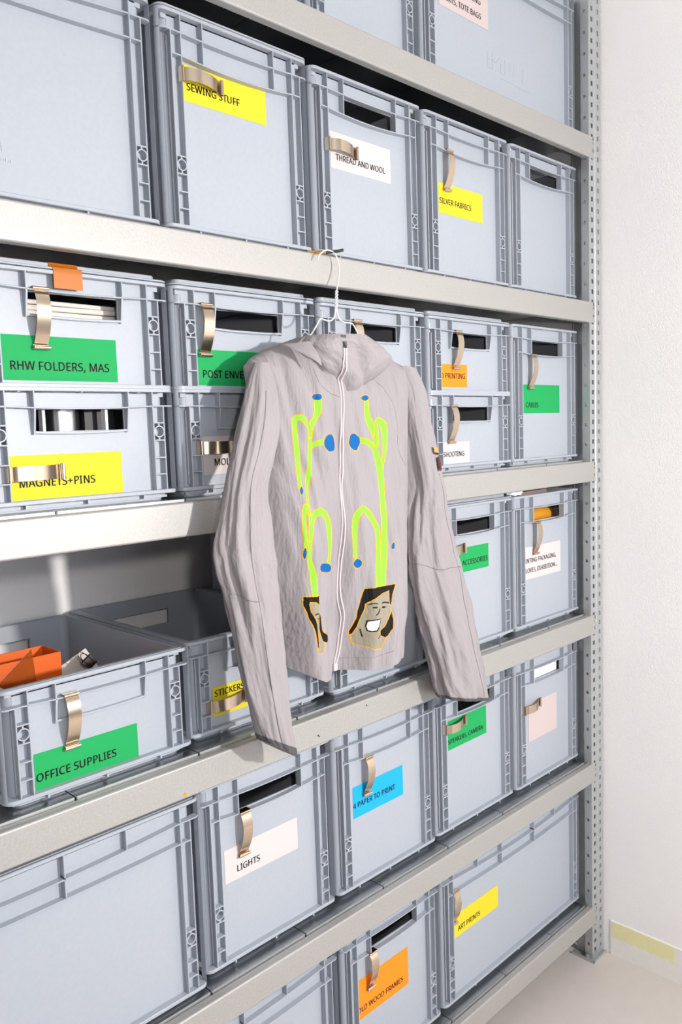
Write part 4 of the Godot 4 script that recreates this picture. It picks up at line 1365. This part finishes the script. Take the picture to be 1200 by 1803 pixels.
func spline(arr: Array, f: float) -> Array:
	var x := f * (arr.size() - 1)
	var i := clampi(int(x), 0, arr.size() - 2)
	var t := x - i
	var out := []
	for k in 6:
		out.append(cubic_interpolate(arr[i][k], arr[i + 1][k], arr[maxi(i - 1, 0)][k], arr[mini(i + 2, arr.size() - 1)][k], t))
	return out

func loft(arr: Array, nu: int, nv: int, wob: float, seed_: int, t0 := 0.0, t1 := 1.0, grow := 0.0, crease := 0.0) -> Array:
	var n := FastNoiseLite.new()
	n.seed = seed_
	n.frequency = 1.0
	var g := []
	for j in nv + 1:
		var f := lerpf(t0, t1, float(j) / nv)
		var s := spline(arr, f)
		var c := Vector3(s[0], s[1], s[2])
		var e1 := Vector3(s[3], s[4], 0)
		var e2 := Vector3(0, 0, s[5])
		var row := []
		for i in nu:
			var a := PI - TAU * i / nu        # the front goes from the -x side to the +x side
			var q := e1 * cos(a) + e2 * sin(a)
			var hang := n.get_noise_3d(cos(a) * 1.6, sin(a) * 1.6, f * 2.6)
			var crumple := n.get_noise_3d(cos(a) * 4.5 + 9.0, sin(a) * 4.5, f * 9.0)
			var k := 1.0 + wob * (0.28 * hang + 0.022 * crumple) * clampf(f * 8.0, 0.2, 1.0)
			if crease > 0.0:
				# the pressed fold running down the front of the sleeve, with a hollow beside it
				var da := a - 0.85 - 0.12 * sin(f * 5.0)
				k += crease * (exp(-pow(da / 0.13, 2.0)) - 0.9 * exp(-pow((da - 0.42) / 0.24, 2.0))) * smoothstep(0.04, 0.2, f)
			row.append(c + q * k + q.normalized() * grow)
		g.append(row)
	return g

func loft_uv(nu: int, nv: int, su: float, sv: float) -> Array:
	var uv := []
	for j in nv + 1:
		var row := []
		for i in nu:
			row.append(Vector2(su * i / nu, sv * j / nv))
		uv.append(row)
	return uv

# ---- the print, drawn into an image
func fill_poly(img: Image, p: Array, c: Color) -> void:
	var lo := 1e9
	var hi := -1e9
	for v in p:
		lo = minf(lo, v.y)
		hi = maxf(hi, v.y)
	for y in range(maxi(0, int(lo)), mini(TEX_H - 1, int(hi) + 1) + 1):
		var xs := []
		for i in p.size():
			var a: Vector2 = p[i]
			var b: Vector2 = p[(i + 1) % p.size()]
			var yc := y + 0.5
			if (a.y <= yc) != (b.y <= yc):
				xs.append(a.x + (yc - a.y) / (b.y - a.y) * (b.x - a.x))
		xs.sort()
		for k in range(0, xs.size() - 1, 2):
			img.fill_rect(Rect2i(int(round(xs[k])), y, maxi(1, int(round(xs[k + 1])) - int(round(xs[k]))), 1), c)

func disc(img: Image, x: float, y: float, r: float, c: Color) -> void:
	for yy in range(int(floor(y - r)), int(ceil(y + r)) + 1):
		var k := r * r - (yy + 0.5 - y) * (yy + 0.5 - y)
		if k > 0.0:
			var h := sqrt(k)
			img.fill_rect(Rect2i(int(round(x - h)), yy, maxi(1, int(round(x + h)) - int(round(x - h))), 1), c)

func stroke(img: Image, p: Array, add: float, c: Color) -> void:
	for i in p.size() - 1:
		var a: Vector3 = p[i]
		var b: Vector3 = p[i + 1]
		var n := maxi(1, int(Vector2(b.x - a.x, b.y - a.y).length() / 1.5))
		for k in n + 1:
			var q := a.lerp(b, float(k) / n)
			disc(img, q.x, q.y, q.z / 2 + add, c)

func print_texture() -> ImageTexture:
	var img := Image.create(TEX_W, TEX_H, false, Image.FORMAT_RGB8)
	img.fill(FABRIC)
	var gold := Color(0.88, 0.62, 0.06)
	var cols := {"stem": Color(0.53, 0.83, 0.26), "bud": Color(0.0, 0.36, 0.62), "skin": Color(0.57, 0.545, 0.475), "hair": Color(0.07, 0.05, 0.03), "ink": Color(0.05, 0.04, 0.03), "white": Color(0.86, 0.86, 0.86), "line": Color(0.06, 0.05, 0.04), "seam": Color(0.40, 0.375, 0.385)}
	for e in PRINT:
		var kind: String = e[0]
		var v = e[1]
		if kind in ["stem", "line", "seam"]:
			var raw := []
			for i in range(0, v.size(), 3):
				raw.append(Vector3(v[i], v[i + 1], v[i + 2] * (0.97 if kind == "stem" else 1.0)))
			var p := curve(raw, 5) if raw.size() > 2 else raw
			if kind == "stem":
				stroke(img, p, 2.2, gold)
			stroke(img, p, 0.0 if kind != "line" else 0.6, cols[kind])
		else:
			var p := []
			for i in range(0, v.size(), 2):
				p.append(Vector2(v[i], v[i + 1]))
			if kind in ["bud", "skin", "hair"]:
				var edge := []
				for i in p.size() + 1:
					var q: Vector2 = p[i % p.size()]
					edge.append(Vector3(q.x, q.y, 0))
				stroke(img, edge, 2.4, gold)
			fill_poly(img, p, cols[kind])
	return ImageTexture.create_from_image(img)

func crush_normals(size: int, fx: float, fy: float, strength: float) -> ImageTexture:
	var n := FastNoiseLite.new()
	n.seed = 77
	n.frequency = 1.0
	n.fractal_octaves = 4
	var img := Image.create(size, size, false, Image.FORMAT_L8)
	for y in size:
		for x in size:
			var v := n.get_noise_2d(float(x) / size * fx, float(y) / size * fy) * 0.5 + 0.5
			img.set_pixel(x, y, Color(v, v, v))
	img.bump_map_to_normal_map(strength)
	return ImageTexture.create_from_image(img)

func jacket():
	folds.seed = 3
	folds.frequency = 1.0
	folds.fractal_octaves = 2
	crush.seed = 8
	crush.frequency = 1.0
	crush.fractal_octaves = 3
	var nrm := crush_normals(768, 110.0, 26.0, 4.0)
	var cloth := std(FABRIC, 0.62)
	cloth.normal_enabled = true
	cloth.normal_texture = nrm
	cloth.normal_scale = 0.30
	cloth.metallic_specular = 0.3
	var printed: StandardMaterial3D = cloth.duplicate()
	printed.albedo_color = Color.WHITE
	printed.albedo_texture = print_texture()
	var trim := std(Color(0.30, 0.29, 0.30), 0.7)
	var zip := std(Color(0.80, 0.75, 0.765), 0.5)

	var j := thing("windbreaker_jacket", "light grey hooded windbreaker with green stem and face print, on hanger", "jacket")
	# front with the print
	var nx := 130
	var ny := 190
	var top: float = BODY[0][0]
	var hem: float = BODY[-1][0]
	var g := []
	var uv := []
	for r in ny + 1:
		var y := lerpf(top, hem, float(r) / ny)
		var e := body_edges(y)
		var row := []
		var urow := []
		for i in nx + 1:
			var s := -cos(PI * i / nx)         # finer towards the sides
			var x := lerpf(e.x, e.y, s * 0.5 + 0.5)
			var lift := hem_lift(s) * smoothstep(0.8, 1.0, float(r) / ny)
			row.append(Vector3(x, y + lift, body_z(x, y)))
			urow.append(Vector2((x - TEX_X) / TEX_SX, (TEX_Y - y) / TEX_SY))
		g.append(row)
		uv.append(urow)
	part("front_panel", grid_mesh(g, uv, false), printed, j)
	# back
	g = []
	uv = []
	for r in 41:
		var y := lerpf(top, hem, r / 40.0)
		var e := body_edges(y)
		var row := []
		var urow := []
		for i in 13:
			var s := i / 6.0 - 1.0
			row.append(Vector3(lerpf(e.x, e.y, s * 0.5 + 0.5), y + (hem_lift(s) + 0.004) * smoothstep(0.8, 1.0, r / 40.0), 0.008 - 0.006 * sqrt(1.0 - s * s)))
			urow.append(Vector2(i * 0.1, r * 0.03))
		g.append(row)
		uv.append(urow)
	part("back_panel", grid_mesh(g, uv, false, true), cloth, j)
	# hem turned in
	var st := new_st()
	var e0 := body_edges(hem)
	for i in 40:
		var xa := lerpf(e0.x, e0.y, i / 40.0)
		var xb := lerpf(e0.x, e0.y, (i + 1) / 40.0)
		var ya := hem + hem_lift(i / 20.0 - 1.0)
		var yb := hem + hem_lift((i + 1) / 20.0 - 1.0)
		quad(st, Vector3(xa, ya, body_z(xa, hem)), Vector3(xb, yb, body_z(xb, hem)), Vector3(xb, yb + 0.012, 0.004 + body_z(xb, hem) * 0.3), Vector3(xa, ya + 0.012, 0.004 + body_z(xa, hem) * 0.3), Vector3.DOWN)
	part("hem_facing", st.commit(), cloth, j)
	# sleeves
	for k in 2:
		var arr: Array = SLEEVE_A if k == 0 else SLEEVE_B
		var cr := 0.10 if k == 0 else 0.05
		var sl := part("sleeve", grid_mesh(loft(arr, 96, 170, 1.0, 21 + k, 0.0, 1.0, 0.0, cr), loft_uv(96, 170, 0.55, 1.5), true), cloth, j)
		var cuff := part("cuff", grid_mesh(loft(arr, 96, 8, 1.0, 21 + k, 0.966 if k == 0 else 0.974, 1.0, 0.0014, cr), [], true), trim, sl)
		cuff.set_meta("label", "dark grey elastic cuff")
		# stitched elbow seam and the long seam below it
		var fe := 0.60 if k == 0 else 0.565
		var seam_st := new_st()
		var ar: Array = loft(arr, 96, 1, 1.0, 21 + k, fe - 0.004, fe, 0.0003, cr)[1]
		var sp := []
		for i in (range(2, 22) if k == 0 else range(4, 34)):
			sp.append(ar[i] + Vector3(0, 0.004 * sin(i * 0.25), 0))
		tube(seam_st, sp, 0.0007, 5)
		var lg: Array = loft(arr, 96, 40, 1.0, 21 + k, 0.10 if k == 0 else 0.30, 0.965, 0.0002, cr)
		sp = []
		for r in lg.size():
			sp.append(lg[r][20 if k == 0 else 30])
		tube(seam_st, sp, 0.0006, 5)
		part("seam", seam_st.commit(), std(Color(0.48, 0.455, 0.465), 0.8), sl)
		# inside of the sleeve end
		st = new_st()
		var rim: Array = loft(arr, 96, 1, 1.0, 21 + k, 0.99, 1.0, 0.0, cr)[1]
		var mid := Vector3.ZERO
		for p in rim:
			mid += p / 96.0
		for i in 96:
			tri(st, rim[i], rim[(i + 1) % 96], mid + Vector3(0, 0.02, 0), Vector3.DOWN)
		part("sleeve_lining", st.commit(), cloth, sl)
	# sleeve badge: red flag and a small golden head
	var bd := Node3D.new()
	bd.name = "sleeve_badge"
	j.add_child(bd)
	badge(bd)
	# hood
	g = loft(HOOD, 120, 70, 0.35, 41)
	for r in g.size():
		for i in g[r].size():
			var p: Vector3 = g[r][i]
			var d: float = p.x + 0.972
			if p.z > 0.05:
				# slanting drapes falling from the hood's sides towards the zip
				var ph: float = absf(d) * 34.0 + (p.y - 1.50) * 26.0 + 0.8 * sin(d * 40.0)
				p.z += 0.014 * (absf(sin(ph)) - 0.5) * smoothstep(0.012, 0.035, absf(d)) * smoothstep(1.497, 1.53, p.y)
			g[r][i] = p
	var hood := part("hood", grid_mesh(g, loft_uv(120, 70, 0.7, 0.3), true), cloth, j)
	st = new_st()
	var c0 := Vector3(HOOD[0][0], HOOD[0][1] - 0.012, HOOD[0][2])
	for i in 120:
		tri(st, g[0][i], g[0][(i + 1) % 120], c0, Vector3.UP)
	part("hood_lining", st.commit(), cloth, hood)
	# the hood's edge folded over at one side
	var fg := []
	var fuv := []
	for r in 9:
		var f := r / 8.0
		var row := []
		var urow := []
		for i in 15:
			var h := i / 14.0
			var x: float = lerpf(-1.060, -1.028, h) - 0.004 * (1.0 - f)
			var yy: float = lerpf(1.586, 1.590, h) - f * (0.010 + 0.030 * h)
			var z: float = lerpf(0.054 + 0.020 * sin(h * 1.4), 0.070 + 0.026 * sin(h * 1.4), sin(f * PI / 2))
			row.append(Vector3(x, yy, z))
			urow.append(Vector2(h * 0.2, f * 0.1))
		fg.append(row)
		fuv.append(urow)
	part("hood_flap", grid_mesh(fg, fuv, false), cloth, hood)
	# the open end of the zip at the throat
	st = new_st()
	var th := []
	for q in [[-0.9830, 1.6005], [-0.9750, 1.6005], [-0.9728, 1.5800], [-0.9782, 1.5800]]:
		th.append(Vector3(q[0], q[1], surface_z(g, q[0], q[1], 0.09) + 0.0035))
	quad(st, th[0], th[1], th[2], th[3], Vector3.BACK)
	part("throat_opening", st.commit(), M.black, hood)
	# zip
	var zp := Node3D.new()
	zp.name = "zipper"
	j.add_child(zp)
	var zl := []
	for q in ZIP:
		zl.append(Vector3(q[0], q[1], 0))
	zl = curve(zl, 10)
	for s in [-1, 1]:
		st = new_st()
		var pts := []
		for q in zl:
			var x: float = q.x + s * 0.0024
			pts.append(Vector3(x, q.y, (surface_z(g, x, q.y, body_z(x, q.y)) if q.y > 1.495 else body_z(x, q.y)) + 0.0008))
		tube(st, pts, 0.0016, 6)
		part("zip_tape", st.commit(), zip, zp)
	st = new_st()
	var pts := []
	for q in zl:
		pts.append(Vector3(q.x, q.y, (surface_z(g, q.x, q.y, body_z(q.x, q.y)) if q.y > 1.495 else body_z(q.x, q.y)) + 0.0006))
	tube(st, pts, 0.0010, 6)
	part("zip_teeth", st.commit(), std(Color(0.62, 0.57, 0.585), 0.6), zp)
	var stop: Vector3 = pts[-1]
	part("zip_stop", box_mesh(stop + Vector3(-0.004, -0.006, 0.0), stop + Vector3(0.004, 0.006, 0.004)), zip, zp)

func surface_z(g: Array, x: float, y: float, fallback: float) -> float:
	var best := 0.0009
	var z := fallback
	for row in g:
		for p in row:
			if p.z > 0.055:
				var d: float = (p.x - x) * (p.x - x) + (p.y - y) * (p.y - y)
				if d < best and d < 0.00004:
					best = d
					z = maxf(fallback, p.z)
	return z

func badge(root: Node3D):
	# sewn on the outer side of the sleeve: it follows the sleeve's surface
	var at := func(a: float, f: float, out := 0.0022) -> Vector3:
		var s := spline(SLEEVE_B, f)
		var q: Vector3 = Vector3(s[3], s[4], 0) * cos(a) + Vector3(0, 0, s[5]) * sin(a)
		return Vector3(s[0], s[1], s[2]) + q * 1.03 + q.normalized() * out
	var patch := func(called: String, m: Material, a0: float, a1: float, f0: float, f1: float, skew: float, out: float) -> void:
		var st := new_st()
		var n := 6
		for i in n:
			for k in n:
				var c := []
				for o in [[0, 0], [1, 0], [1, 1], [0, 1]]:
					var u: float = float(i + o[0]) / n
					var v: float = float(k + o[1]) / n
					c.append(at.call(lerpf(a0, a1, u), lerpf(f0, f1, v) + skew * (u - 0.5), out))
				quad(st, c[0], c[1], c[2], c[3], Vector3(0.5, 0, 1))
		part(called, st.commit(), m, root)
	patch.call("flag", std(Color(0.36, 0.08, 0.08), 0.6), 1.42, 0.95, 0.262, 0.292, -0.008, 0.0022)
	patch.call("stripe", M.white_plastic, 0.95, 0.85, 0.256, 0.290, 0.0, 0.0022)
	patch.call("flag_edge", std(Color(0.36, 0.08, 0.08), 0.6), 0.85, 0.6, 0.252, 0.280, 0.0, 0.0022)
	patch.call("golden_head", std(Color(0.80, 0.58, 0.30), 0.6), 1.55, 0.85, 0.238, 0.252, 0.0, 0.0024)
	patch.call("dark_brow", std(Color(0.25, 0.06, 0.05), 0.6), 1.50, 0.80, 0.2515, 0.255, 0.0, 0.0026)
